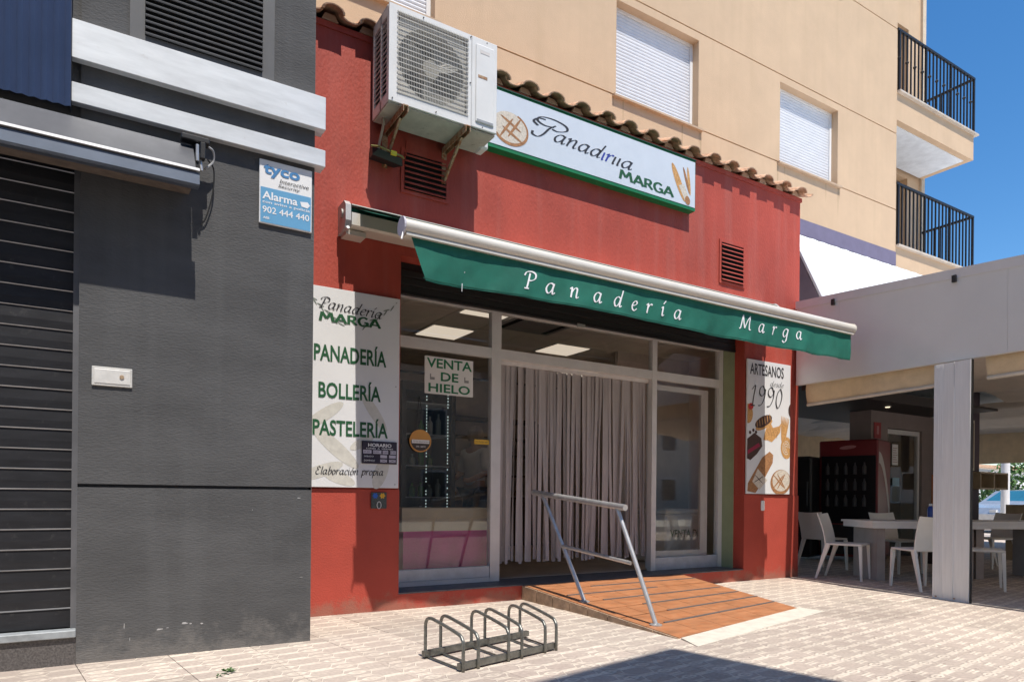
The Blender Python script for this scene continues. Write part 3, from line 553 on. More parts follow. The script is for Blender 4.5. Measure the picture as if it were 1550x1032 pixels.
for i in range(12):
    x = 4.05+i*.22; z = (1.38, 1.73, 1.001)[i % 3]
    tag(mk('bread_loaf', MB().lathe([(.02,z),(.08,z+.02),(.09,z+.06),(.06,z+.1),(.01,z+.11)], x, 10.3, 8), mat('crust', (.35,.18,.07), .7) if i == 0 else bpy.data.materials['crust'], None, loc=(x,10.3,z), smooth=True), 'round bread loaf on the shelves at the back of the shop', 'bread', 'loaves on the back shelves')
# strip curtain, one piece per strip
sc_ = base('strip_curtain', 'mauve grey fabric strip curtain hanging in the open shop doorway', 'curtain', (4.56, FY+.05, 2.4))
STM = mat('curtain_strip', (.42,.385,.38), .8, var=.08, scale=20, stretch=(1,1,.2), bump=.2, bscale=200)
mk('rail', MB().box(3.532, 5.593, FY+.03, FY+.06, 2.36, 2.399), ALU, sc_)
x = 3.545
while x < 5.56:
    wdt = random.uniform(.03, .046); lean = random.choice((0, 0, random.uniform(-.10, .10), random.uniform(-.05,.05))); ph = random.uniform(0, 6); tw = random.uniform(-.7, .7)
    yb = FY+.045+random.uniform(-.012, .03); zb = random.uniform(.30, .345); cols = []
    for k in range(13):
        t = k/12; z = 2.36-(2.36-zb)*t; cx = x+wdt/2+lean*t**1.3+.006*math.sin(ph+5*t)*t; a = tw*min(1, t*2.2)+.5*math.sin(ph+3*t)*t
        hw = wdt/2*(1.08 if t < .1 else 1); row = []
        for q in (-1, 0, 1): row.append((cx+q*hw*math.cos(a), yb+q*hw*math.sin(a)+(.004 if q == 0 else 0)+.02*t*math.sin(ph), z))
        cols.append(row)
    mk('curtain_strip', MB().sheet(cols), STM, sc_, smooth=2); x += wdt*random.uniform(.78, 1.02)
# window signs
vsn = base('ice_sale_sign', 'white sign reading VENTA DE HIELO in green, taped inside the left window', 'sign', (2.95, 5.99, 1.99))
mk('paper', MB().box(2.696, 3.219, 5.988, 5.994, 1.985, 2.343), WHITE, vsn)
for t, bx in (('VENTA', (2.715, 3.205, 2.235, 2.328)), ('DE', (2.865, 3.055, 2.115, 2.2)), ('HIELO', (2.735, 3.185, 2.003, 2.088))): sans(t, bx, 5.9865, mat('venta_green', (.01,.17,.07), .6) if t == 'VENTA' else bpy.data.materials['venta_green'], vsn, bold=.02)
for a in (2.75, 3.12): mk('ice_symbol', MB().box(a, a+.05, 5.9862, 5.987, 2.12, 2.145).box(a, a+.012, 5.9862, 5.987, 2.145, 2.175), mat('symbol_grey', (.3,.3,.3), .6), vsn)
rd = base('round_open_sign', 'round orange hanging sign with a white name strip in the left window', 'sign', (2.65, 5.985, 1.53))
OR_ = mat('sign_orange', (.62,.3,.06), .5, var=.06)
mk('disc', MB().prism(ell(2.653, 1.525, .112, .107, 5.975, n=32), (0, .008, 0)), OR_, rd)
mk('lower_band', MB().prism([p for p in ell(2.653, 1.525, .1, .095, 5.9735, n=32) if p[2] < 1.53], (0, .001, 0)), mat('sign_brown', (.05,.035,.03), .5), rd)
mk('name_strip', MB().box(2.563, 2.743, 5.971, 5.973, 1.5, 1.535), WHITE, rd)
sans('Te lo esperamos', (2.575, 2.735, 1.508, 1.525), 5.9703, INK, rd); sans('OPEN - ABIERTO', (2.605, 2.705, 1.463, 1.478), 5.9725, INKW, rd)
mk('cord', MB().tube([(2.605, 5.98, 1.62), (2.64, 5.985, 1.95)], .0022, 5).tube([(2.7, 5.98, 1.62), (2.64, 5.985, 1.95)], .0022, 5), BLACK, rd)
ys = base('yellow_sticker', 'small yellow strip sticker at the right edge of the left window', 'sticker', (3.32, 5.99, 1.54))
mk('film', MB().box(3.243, 3.412, 5.99, 5.995, 1.525, 1.572), mat('sticker_yellow', (.7,.42,.03), .5), ys); sans('No Fumar aquí', (3.255, 3.4, 1.538, 1.558), 5.9893, INK, ys)
# ---------------------------------------------------------------- poster left
CRUST = mat('print_crust', (.36,.17,.07), .7, var=.4, scale=40); FLOUR = mat('print_flour', (.62,.55,.46), .7, var=.25, scale=50); PALE = mat('print_pale', (.66,.61,.52), .7, var=.12, scale=25)
CHOC = mat('print_chocolate', (.06,.025,.018), .6, var=.3, scale=50); CROI = mat('print_pastry', (.55,.29,.1), .7, var=.35, scale=45); BERRY = mat('print_berry', (.3,.01,.05), .6); REDF = mat('print_red', (.5,.02,.02), .6)
LEAF = mat('print_sheaf', (.24,.27,.24), .6, var=.2, scale=30)
p1 = base('bakery_poster', 'tall white poster listing PANADERÍA, BOLLERÍA and PASTELERÍA left of the shop window', 'poster', (1.9, 5.62, 1.07))
POST = mat('poster_white', (.74,.74,.74), .5, var=.03, scale=3)
mk('board', MB().rbox(1.43, 2.283, 5.606, 5.626, 1.068, 2.718, .002), POST, p1)
Y1 = 5.6045
for (cx, cz, rx, rz, an) in ((1.62,1.66,.2,.05,35),(1.72,1.4,.26,.06,-40),(1.6,1.2,.2,.05,20),(2.05,1.72,.2,.045,-55),(2.12,1.2,.15,.06,70),(1.75,1.15,.15,.05,-20),(1.95,1.45,.12,.04,30)):
    mk('faint_wheat_print', flatpoly(ell(cx, cz, rx, rz, Y1+.0004*random.random(), an)), mat('print_faint', (.6,.58,.52), .6, var=.12, scale=18) if 'print_faint' not in bpy.data.materials else bpy.data.materials['print_faint'], p1)
for a, b_ in (((1.52,2.6),(1.75,2.42)),((2.2,2.62),(1.95,2.42))):
    for k in range(9):
        t = k/8; x = a[0]+(b_[0]-a[0])*t; z = a[1]+(b_[1]-a[1])*t; an = math.degrees(math.atan2(b_[1]-a[1], b_[0]-a[0]))
        mk('wheat_grain', flatpoly(ell(x+.01*(-1)**k, z+.008, .032, .006, Y1-.0006, an+18*(-1)**k, 10)), LEAF, p1)
Yt = Y1-.0015
pen('Panadería', (1.57, 2.115, 2.545, .055), Yt, INK, p1, slope=-.05, wmax=.2, wmin=.04, slant=.25)
pen('ᴍᴀʀɢᴀ', (1.58, 2.11, 2.435, .047), Yt, INKG, p1, wmax=.34, wmin=.24, nib=10, slant=0)
sans('PANADERÍA', (1.535, 2.16, 2.108, 2.278), Yt, INKG, p1, bold=.022); sans('BOLLERÍA', (1.575, 2.113, 1.803, 1.968), Yt, INKG, p1, bold=.022); sans('PASTELERÍA', (1.53, 2.18, 1.494, 1.658), Yt, INKG, p1, bold=.022)
pen('Elaboración propia', (1.555, 2.144, 1.175, .038), Yt, INK, p1, wmax=.22, wmin=.07)
for x, z in ((2.25, 2.68), (2.25, 1.95), (2.25, 1.1), (1.5, 1.1)): mk('screw', MB().tube([(x, 5.600, z), (x, 5.606, z)], .006, 8), GALV, p1)
hr = base('opening_hours_plate', 'small black HORARIO opening hours plate on the lower right of the white poster', 'sign', (2.1, 5.6, 1.3))
mk('plate', MB().rbox(1.947, 2.262, 5.594, 5.603, 1.274, 1.466, .002), mat('plate_violet_black', (.02,.012,.03), .4), hr)
Yh = 5.5925
sans('HORARIO', (2.0, 2.21, 1.418, 1.448), Yh, INKW, hr, bold=.02); sans('LUNES  A  VIERNES', (1.985, 2.225, 1.398, 1.41), Yh, INKW, hr, bold=.01)
for i, (x0, x1) in enumerate(((1.957,2.03),(2.045,2.12),(2.13,2.18),(2.2,2.252))): mk('hour_box', MB().box(x0, x1, Yh, Yh+.001, 1.36, 1.39), mat('hour_white', (.5,.47,.55), .5) if i == 0 else bpy.data.materials['hour_white'], hr)
for z in (1.325, 1.288):
    for x0, x1 in ((2.11,2.17),(2.19,2.25)): mk('hour_box', MB().box(x0, x1, Yh, Yh+.001, z, z+.026), bpy.data.materials['hour_white'], hr)
sans('8:30  14:00  17:00 20:30', (1.965, 2.247, 1.369, 1.381), Yh-.0006, INK, hr); sans('SÁBADO', (1.965, 2.05, 1.33, 1.345), Yh, INKW, hr); sans('DOMINGO', (1.965, 2.06, 1.293, 1.308), Yh, INKW, hr)
for x0 in (2.115, 2.195): mk('cross_mark', MB().quad((x0,Yh-.0008,1.29),(x0+.005,Yh-.0008,1.29),(x0+.052,Yh-.0008,1.312),(x0+.047,Yh-.0008,1.312)).quad((x0+.047,Yh-.0012,1.29),(x0+.052,Yh-.0012,1.29),(x0+.005,Yh-.0012,1.312),(x0,Yh-.0012,1.312)), INK, hr)
ps = base('small_square_plaque', 'small dark square plaque with a blue and a yellow flower below the white poster', 'plaque', (2.1, 5.62, .9))
mk('plate', MB().rbox(2.04, 2.18, 5.614, 5.626, .89, 1.03, .002), mat('plaque_dark', (.06,.07,.065), .5, var=.4, scale=60), ps)
for cx, mm in ((2.075, mat('flower_blue', (.02,.12,.5), .5)), (2.14, mat('flower_yellow', (.75,.4,.02), .5))):
    fl = MB()
    for k in range(6): a = k*math.pi/3; fl.quad(*ell(cx+.014*math.cos(a), 1.0+.014*math.sin(a), .012, .008, 5.6128-.0002*k, math.degrees(a), 10))
    mk('flower', fl, mm, ps)
mk('white_loop', MB().tube(ell(2.11, .92, .018, .03, 5.612, n=16)[:], .003, 5, closed=True), INKW, ps)
# poster right
p2 = base('pastry_poster', 'narrow white poster with ARTESANOS desde 1990 and pastry pictures on the right red pier', 'poster', (7.2, 5.62, 1.07))
mk('board', MB().rbox(6.815, 7.64, 5.606, 5.626, 1.068, 2.72, .002), POST, p2)
sans('ARTESANOS', (6.86, 7.5, 2.535, 2.675), Yt, INK, p2, bold=.012); pen('desde', (7.235, 7.5, 2.42, .04), Yt, INK, p2, wmax=.13, wmin=.05); pen('1990', (6.87, 7.49, 2.155, .155), Yt, INK, p2, wmax=.13, wmin=.04, slant=.06)
def pr_(name, pts, m, dy=0): return mk(name, flatpoly([(x, Y1-dy, z) for x, _, z in pts]), m, p2)
def clip(pts): return [(min(max(x, 6.818), 7.637), y, max(z, 1.071)) for x, y, z in pts]
pr_('eclair_print', ell(7.12, 1.97, .17, .065, 0, 22), CHOC, .0003); pr_('eclair_base_print', ell(7.13, 1.93, .17, .05, 0, 22), CROI)
for k in range(6): pr_('icing_line_print', ell(7.0+k*.048, 1.93+k*.02, .006, .05, 0, 10, 8), CROI, .0006)
for k in range(6): pr_('breadstick_print', ell(7.47+.02*k, 1.9-.004*k, .012, .17, 0, -12-3*k+12, 10), CROI, .0003+.0001*k)
pr_('croissant_print', [(7.12,0,1.74),(7.16,0,1.87),(7.24,0,1.98),(7.3,0,1.9),(7.42,0,1.93),(7.46,0,1.97),(7.44,0,1.85),(7.36,0,1.78),(7.28,0,1.72),(7.2,0,1.74)], CROI, .0003)
for k in range(4): pr_('croissant_fold_print', ell(7.2+k*.06, 1.85-.01*k, .005, .055, 0, 30-12*k, 8), CRUST, .0007)
pr_('cake_print', clip([(6.82,0,1.5),(6.82,0,1.74),(6.95,0,1.82),(7.08,0,1.76),(7.1,0,1.66),(7.0,0,1.56),(6.88,0,1.48)]), CHOC, .0003)
pr_('cake_filling_print', clip([(6.83,0,1.55),(6.83,0,1.6),(7.03,0,1.7),(7.06,0,1.66)]), BERRY, .0007)
for x, z in ((6.87,1.82),(6.93,1.85),(6.98,1.83)): pr_('berry_print', ell(x, z, .022, .022, 0, 0, 10), CHOC, .0008)
pr_('tart_print', clip(ell(6.83, 2.05, .09, .12, 0)), CROI, .0003); pr_('strawberry_print', ell(6.88, 2.14, .05, .04, 0, 20), REDF, .0007)
pr_('berries_print', clip(ell(7.66, 2.14, .06, .09, 0)), CHOC, .0003)
pr_('roll_print', clip(ell(7.57, 1.66, .115, .14, 0)), CROI, .0003)
for k, r in enumerate((.09,.06,.03)): mk('roll_swirl_print', MB().sheet([[(7.56+r*math.cos(a)*.8, Y1-.0007, 1.66+r*math.sin(a)), (7.56+(r-.012)*math.cos(a)*.8, Y1-.0007, 1.66+(r-.012)*math.sin(a))] for a in [i*math.pi/10 for i in range(18)]]), FLOUR, p2)
pr_('baguette_print', [(6.83,0,1.1),(6.84,0,1.2),(7.1,0,1.52),(7.24,0,1.6),(7.31,0,1.56),(7.3,0,1.46),(7.1,0,1.2),(6.98,0,1.08)], CRUST, .0003)
pr_('wrapping_print', [(6.92,0,1.22),(7.02,0,1.38),(7.2,0,1.24),(7.05,0,1.12)], FLOUR, .0007)
for a_ in (25, -35): pr_('ribbon_print', ell(7.04, 1.25, .1, .006, 0, a_, 8), CHOC, .001+.0002*(a_ > 0))
pr_('loaf_print', clip(ell(7.46, 1.22, .2, .16, 0, 8, 30)), CRUST, .0003); pr_('loaf_flour_print', clip(ell(7.47, 1.24, .17, .135, 0, 8, 30)), FLOUR, .0006)
for k, a_ in enumerate((40, 52, -38, -50)): pr_('loaf_cut_print', clip(ell(7.42+.05*(k % 2), 1.23, .13, .011, 0, a_, 10)), CRUST, .0009+.0001*k)
tg = tag(mk('white_tag', MB().rbox(7.105, 7.17, 5.612, 5.626, .86, .985, .01), WHITE, None, loc=(7.13, 5.62, .86)), 'small white plastic tag on the red pier below the pastry poster', 'tag')
# ---------------------------------------------------------------- illuminated sign box
sg = base('shop_sign', 'long white lightbox sign with green lower edge reading Panadería MARGA over the awning', 'sign', (4.5, 5.6, 4.27))
SX0, SX1, SZ0, SZ1, SYF = 2.6, 5.826, 4.268, 4.838, 5.545
bxm = MB().box(SX0, SX1, SYF, 5.638, SZ0, SZ1); mk('case', bxm, GREENS, sg)
mk('face_panel', MB().box(SX0+.008, SX1-.008, SYF-.004, SYF-.0005, SZ0+.035, SZ1-.02), mat('sign_face', (.63,.67,.72), .25, var=.03), sg)
mk('top_edge', MB().box(SX0, SX1+.004, SYF-.012, SYF+.02, SZ1, SZ1+.01), mat('dark_green_trim', (.01,.06,.03), .5), sg)
YS = SYF-.0055
pen('Q', (3.585, 4.0, 4.53, .09), YS, INK, sg, wmax=.17, wmin=.05, slant=.05)
pen('anad', (3.845, 4.45, 4.515, .088), YS, INK, sg, wmax=.2, wmin=.045, slant=.3, slope=-.03); pen('ır', (4.445, 4.6, 4.49, .085), YS, INKN, sg, wmax=.22, wmin=.05, slant=.25); pen('ııa', (4.585, 4.88, 4.485, .085), YS, INK, sg, wmax=.2, wmin=.05, slant=.25)
pen('ᴍᴀʀɢᴀ', (4.705, 5.49, 4.36, .062), YS, INKG, sg, wmax=.34, wmin=.24, nib=10, slant=0, slope=-.02)
mk('loaf_picture', flatpoly(ell(3.36, 4.49, .2, .155, YS, -8, 30)), FLOUR, sg); mk('crust_edge', MB().sheet([[(3.36+.2*math.cos(a), YS-.0004, 4.49+.16*math.sin(a)), (3.36+.178*math.cos(a), YS-.0004, 4.495+.135*math.sin(a))] for a in [-2.6+i*.18 for i in range(22)]]), CRUST, sg)
for k, (dx, dz, a_) in enumerate(((-.05,.0,55),(.04,.02,55),(-.0,.05,-25),(.02,-.05,-25))): mk('crust_cut', flatpoly(ell(3.36+dx, 4.49+dz, .13, .013, YS-.0007-.0002*k, a_, 12)), CRUST, sg)
mk('baguette_picture', flatpoly(ell(5.56, 4.53, .045, .22, YS, 28, 20)), CROI, sg); mk('breadstick_picture', flatpoly(ell(5.72, 4.58, .02, .16, YS, 8, 14)), CROI, sg); mk('breadstick_picture', flatpoly(ell(5.68, 4.58, .018, .15, YS-.0004, 20, 14)), CRUST, sg)
mk('wrapping_picture', MB().quad((5.56,YS-.0008,4.50),(5.64,YS-.0008,4.53),(5.72,YS-.0008,4.40),(5.66,YS-.0008,4.35)), FLOUR, sg); mk('baguette_end_picture', flatpoly(ell(5.7, 4.36, .04, .05, YS-.0012, 20, 14)), CRUST, sg)
# ---------------------------------------------------------------- air conditioner
ac = base('air_conditioner', 'large dirty white outdoor unit with round fan grille mounted high on the red wall', 'air conditioner', (2.5, 5.4, 4.18))
ax0, ax1, ay0, ay1, az0, az1 = 2.003, 3.005, 5.2, 5.57, 4.182, 4.975
case = MB(); gx0, gx1, gz0, gz1 = ax0+.075, 2.715, az0+.085, az1-.06
case.rbox(ax0, ax1, ay0+.03, ay1, az1-.03, az1, .01)                                # top
case.box(2.735, ax1, ay0+.012, ay1, az0+.01, az1-.03)                               # right compartment
case.box(ax0, gx0, ay0, ay0+.02, az0, az1-.01).box(gx1, 2.75, ay0, ay0+.02, az0, az1-.01).box(gx0, gx1, ay0, ay0+.02, az0, gz0).box(gx0, gx1, ay0, ay0+.02, gz1, az1-.01)
case.box(ax0, ax0+.02, ay1-.03, ay1, az0, az1-.03).box(ax0, ax0+.02, ay0+.02, ay0+.05, az0, az1-.03).box(ax0, ax0+.02, 5.375, 5.395, az0, az1-.03).box(ax0, ax0+.02, ay0+.05, ay1-.03, az0, az0+.07).box(ax0, ax0+.02, ay0+.05, ay1-.03, az1-.09, az1-.03)
mk('casing', case, ACW, ac)
mk('side_panel', MB().rbox(2.752, ax1, ay0-.006, ay0+.012, az0, az1-.01, .006), ACW, ac)
mk('raised_panel', MB().rbox(2.79, ax1-.035, ay0-.016, ay0-.006, az0+.05, az1-.07, .006), ACW, ac)
mk('panel_foot_shadow_gap', MB().box(2.8, ax1-.045, ay0-.018, ay0-.0165, az0+.055, az0+.075), mat('painted_shadow_grey', (.3,.31,.32), .5), ac)  # grey strip painted on as the shadow at the panel foot
mk('handle_slot', MB().box(2.81, 2.9, ay0-.018, ay0-.0165, 4.615, 4.64), RUST, ac)
mk('badge', MB().box(2.83, 2.92, ay0-.018, ay0-.0165, 4.83, 4.86), mat('badge_faded', (.66,.62,.58), .5), ac)
mk('bottom_plate', MB().box(ax0+.005, ax1-.005, ay0+.022, ay1-.005, az0-.012, az0-.001), ACU, ac)
mk('inner_box', MB().box(ax0+.022, 2.73, ay1-.035, ay1-.031, az0+.005, az1-.035), mat('coil_dark', (.03,.03,.03), .7, var=.4, scale=30), ac)
ring = MB(); cx, cz, rr = 2.395, 4.58, .30
g = [[(cx+rr*math.cos(a), ay0+.03, cz+rr*math.sin(a)), (cx+rr*math.cos(a), ay0+.16, cz+rr*math.sin(a))] for a in [2*math.pi*i/36 for i in range(37)]]; ring.sheet(g)
mk('fan_shroud', ring, mat('shroud', (.4,.39,.36), .6, var=.1), ac, smooth=True)
fp = MB()
for i in range(36):
    a, b_ = 2*math.pi*i/36, 2*math.pi*(i+1)/36
    def edge(t):
        c1, s1 = math.cos(t), math.sin(t); k = min((.318 if c1 > 0 else .314)/max(abs(c1), 1e-6), .325/max(abs(s1), 1e-6)); return (cx+c1*k, ay0+.031, cz+s1*k)
    fp.quad((cx+rr*math.cos(a), ay0+.031, cz+rr*math.sin(a)), (cx+rr*math.cos(b_), ay0+.031, cz+rr*math.sin(b_)), edge(b_), edge(a))
mk('baffle', fp, mat('baffle_dust', (.5,.47,.41), .7, var=.2, scale=14), ac)
mk('fan_hub', MB().tube([(cx, ay0+.05, cz), (cx, ay0+.14, cz)], .075, 20), mat('hub_plastic', (.3,.28,.23), .6, var=.15), ac, smooth=True)
for k in range(3):
    bl = MB(); gg = []
    for i in range(6):
        r = .07+.045*i; rw = []
        for j in range(6):
            a = k*2.094+.5+.18*i*.5+(j/5-.5)*(1.0+.05*i); rw.append((cx+r*math.cos(a), ay0+.06+.075*(j/5), cz+r*math.sin(a)))
        gg.append(rw)
    bl.sheet(gg); mk('fan_blade', bl, mat('blade_plastic', (.2,.19,.16), .6, var=.2, scale=12) if k == 0 else bpy.data.materials['blade_plastic'], ac, smooth=2)
WIRE = mat('grille_wire', (.6,.58,.53), .5, var=.08)
gv = MB(); n = 44
for i in range(n+1): x = gx0+(gx1-gx0)*i/n; gv.box(x-.0011, x+.0011, ay0-.012, ay0-.009, gz0-.01, gz1+.01)
gh = mk('vertical_grille_wires', gv, WIRE, ac); gh['kind'] = 'stuff'
s0 = None
for i in range(17):
    z = gz0+(gz1-gz0)*i/16
    if s0 is None: s0 = mk('grille_bar', MB().box(gx0-.008, gx1+.008, ay0-.008, ay0-.0035, -.003+gz0, .003+gz0), WIRE, ac)
    else: inst(s0, ac, (0, 0, z-gz0))
s0 = None
for k in range(15):  # side louvres
    z = az0+.075+k*.044
    for a, b_ in ((ay0+.05, 5.375), (5.395, ay1-.03)): mk('side_louvre', MB().prism([(ax0+.002, a, z), (ax0+.018, a, z+.016), (ax0+.018, a, z+.02), (ax0+.0, a, z+.005)], (0, b_-a, 0)), ACW, ac)
for x, z in ((ax0+.03, az0+.02), (2.42, az0+.02), (2.742, az1-.03), (2.74, 4.55), (2.3, az1-.03), (2.9, az1-.03), (2.86, az0+.02)): mk('screw', MB().tube([(x, ay0-.009, z), (x, ay0+.001, z)], .005, 6), BLACK, ac)
mk('valve_cover', MB().rbox(ax1-.04, ax1+.05, 5.42, 5.56, az0-.03, az0+.09, .02), ACW, ac)
for x in (2.14, 2.71):
    br = MB().box(x-.022, x+.022, 5.18, 5.635, az0-.052, az0-.013)
    b0 = mk('support_bracket', MB().box(x-.022, x-.017, 5.17, 5.636, az0-.07, az0-.014).box(x+.017, x+.022, 5.17, 5.636, az0-.07, az0-.014).box(x-.017, x+.017, 5.17, 5.636, az0-.022, az0-.014), RUST, ac)
    mk('wall_plate', MB().box(x-.024, x+.024, 5.632, 5.638, az0-.34, az0-.014), RUST, b0)
    mk('brace', MB().prism([(x-.01, 5.63, az0-.33), (x-.01, 5.63, az0-.29), (x-.01, 5.32, az0-.072), (x-.01, 5.28, az0-.072)], (.02, 0, 0)), RUST, b0)
hose = mk('drain_hose', MB().tube(catmull([(2.06,5.46,az0-.012),(2.06,5.47,az0-.08),(2.05,5.53,az0-.2),(2.05,5.57,az0-.3)], 5), .012, 8), mat('hose_beige', (.5,.43,.33), .6), ac, smooth=True)
nl = base('black_junction_box', 'black weathered lamp housing with a yellow clip under the outdoor air unit', 'lamp', (2.08, 5.6, 3.85))
mk('housing', MB().hull([(1.98,5.5,3.86),(2.25,5.5,3.83),(1.98,5.5,3.92),(2.25,5.5,3.89),(2.0,5.63,3.88),(2.22,5.63,3.86),(2.0,5.63,3.97),(2.2,5.63,3.95),(2.02,5.45,3.9),(2.22,5.45,3.87)]), BLACK, nl)
mk('lid_edge', MB().tube([(1.97,5.5,3.93),(2.02,5.44,3.912),(2.22,5.44,3.882),(2.26,5.5,3.9)], .008, 6), mat('olive_trim', (.22,.2,.06), .5), nl)
mk('clip', MB().box(2.12, 2.17, 5.43, 5.445, 3.87, 3.905), mat('clip_yellow', (.75,.6,.02), .5), nl)
mk('wire', MB().tube(catmull([(2.2,5.6,3.93),(2.3,5.62,3.95),(2.33,5.625,4.0),(2.34,5.63,4.13)], 4), .005, 6), RED, nl)
# ---------------------------------------------------------------- awning
aw = base('shop_awning', 'retractable awning with cream front bar and green valance lettered Panadería Marga', 'awning', (4.5, 5, 2.9))
AX0, AX1, BYY, BZ = 1.848, 7.17, 4.5, 2.895
cs = mk('wall_cassette', MB().prism([(1.79, 5.63, 3.2), (1.79, 5.47, 3.2), (1.79, 5.445, 3.215), (1.79, 5.445, 3.315), (1.79, 5.47, 3.325), (1.79, 5.63, 3.325)], (5.35, 0, 0)), CREAM, aw)
mk('fabric_roll', MB().tube([(1.8, 5.53, 3.355), (7.13, 5.53, 3.355)], .029, 14), GREEN, aw, smooth=True)
mk('cassette_hood', MB().prism([(1.79, 5.63, 3.405), (1.79, 5.5, 3.407), (1.79, 5.44, 3.38), (1.79, 5.44, 3.373), (1.79, 5.5, 3.397), (1.79, 5.63, 3.394)], (5.35, 0, 0)), CREAM, aw)
for xa in (1.735, 7.14):
    e = mk('end_plate', MB().prism([(xa, 5.635, 3.17), (xa, 5.46, 3.18), (xa, 5.43, 3.24), (xa, 5.435, 3.37), (xa, 5.48, 3.41), (xa, 5.635, 3.41)], (.045, 0, 0)), mat('cast_grey', (.5,.48,.46), .5, .2, var=.1) if xa < 2 else bpy.data.materials['cast_grey'], aw)
    mk('axle_disc', MB().tube([(xa-.012, 5.53, 3.32), (xa+.001, 5.53, 3.32)], .035, 16), bpy.data.materials['cast_grey'], e)
    mk('bolt', MB().tube([(xa+.02, 5.46, 3.17), (xa+.02, 5.43, 3.18)], .014, 8), GALV, e)
mk('wall_bracket', MB().box(1.76, 1.93, 5.5, 5.637, 3.15, 3.19), CREAM, aw)
g = [[(1.86+(7.12-1.86)*i/30, 5.52+(BYY+.02-5.52)*j/8, 3.384+(BZ+.06-3.384)*j/8-.006*math.sin(math.pi*j/8)) for j in range(9)] for i in range(31)]
mk('canopy_fabric', MB().sheet(g), GREEN, aw, smooth=2)
mk('front_bar', MB().prism([(AX0, BYY+r_*math.cos(a), BZ+.85*r_*math.sin(a)) for a, r_ in [(math.pi*2*i/16, .066) for i in range(16)]], (AX1-AX0, 0, 0)), CREAM, aw, smooth=True)
mk('front_bar_lip', MB().box(AX0+.01, AX1-.01, BYY-.045, BYY+.045, BZ-.068, BZ-.05), CREAM, aw)
mk('end_cap', MB().tube([(AX0-.014, BYY, BZ), (AX0, BYY, BZ)], .068, 18), mat('cap_violet_grey', (.5,.48,.53), .5), aw)
mk('end_cap', MB().tube([(AX1, BYY, BZ), (AX1+.012, BYY, BZ)], .066, 18), CREAM, aw)
mk('end_hook', MB().tube([(AX0-.01, BYY-.03, BZ-.05), (AX0-.03, BYY-.05, BZ-.11)], .006, 6), WHITE, aw)
for xa, sg_ in ((2.5, 1), (6.5, -1)):
    mk('folding_arm', MB().tube([(xa, 5.5, 3.16), (xa+.9*sg_, 5.1, 3.05)], .026, 8).tube([(xa+.9*sg_, 5.1, 3.05), (xa+.25*sg_, 4.56, 2.87)], .022, 8), CREAM, aw, smooth=True)
def val_y(x, t):  # valance wave
    return BYY-.012-.016*math.sin(x*2.1+.6)*t-.009*math.sin(x*7.3)*t-.012*math.sin(x*13+2)*t*(1.3 if x > 6.3 else .35)-.003*math.sin(x*31+t*9)*t-.008*math.sin((x+t*.35)*9)*t*t-(.05*max(0, 2.25-x)*t if x < 2.25 else 0)
g = []
for i in range(161):
    f_ = i/160; xt = 1.90+(7.145-1.90)*f_; row = []
    for j in range(9):
        t = j/8; xx = xt+(.115*t*max(0, 1-f_*9)) - .02*t*f_**6; zb = 2.545-.012*math.sin(xt*1.3)+.02*math.exp(-((xt-4.0)/.6)**2)*0; row.append((xx, val_y(xx, t)-.004, BZ-.052+(zb-(BZ-.052))*t))
    g.append(row)
mk('valance', MB().sheet(g), GREEN, aw, smooth=2)
mk('hem', MB().sheet([[(1.99+(7.115-1.99)*i/120, val_y(1.99+(7.115-1.99)*i/120, t)-.0065, BZ-.052+(2.545-.012*math.sin((1.9+(7.115-1.99)*i/120)*1.3)-(BZ-.052))*t) for t in (.945, .965)] for i in range(121)]), mat('stitched_hem', (.002,.07,.045), .9), aw, smooth=2)
def valet(txt, xs, zb, xh, kx):
    for ch, x in zip(txt, xs):
        mb = pen(ch, (x, x+GL[ch][1]*kx, zb, xh), 0, INKW, aw, wmax=.19, wmin=.06, nib=30, slant=.1, name='letter')
        for v_ in mb.data.vertices:
            X = v_.co.x+ORG[aw].x; Z = v_.co.z+ORG[aw].z; t = (BZ-.052-Z)/(BZ-.052-2.545); v_.co.y = val_y(X, t)-.0075+v_.co.y+ORG[aw].y-ORG[aw].y
valet('Panadería', (2.84, 3.05, 3.285, 3.52, 3.74, 3.945, 4.12, 4.295, 4.455), 2.622, .084, .092)
valet('Marga', (5.33, 5.6, 5.81, 5.97, 6.165), 2.655, .084, .092)
for i, (x, z) in enumerate(((2.33, 2.66), (2.31, 2.57))): mk('tear', MB().quad((x, val_y(x,.5)-.012, z), (x+.006, val_y(x,.5)-.012, z-.002), (x+.004, val_y(x,.6)-.012, z-.05*i-.01), (x, val_y(x,.6)-.012, z-.05*i-.01)), INKW, aw)
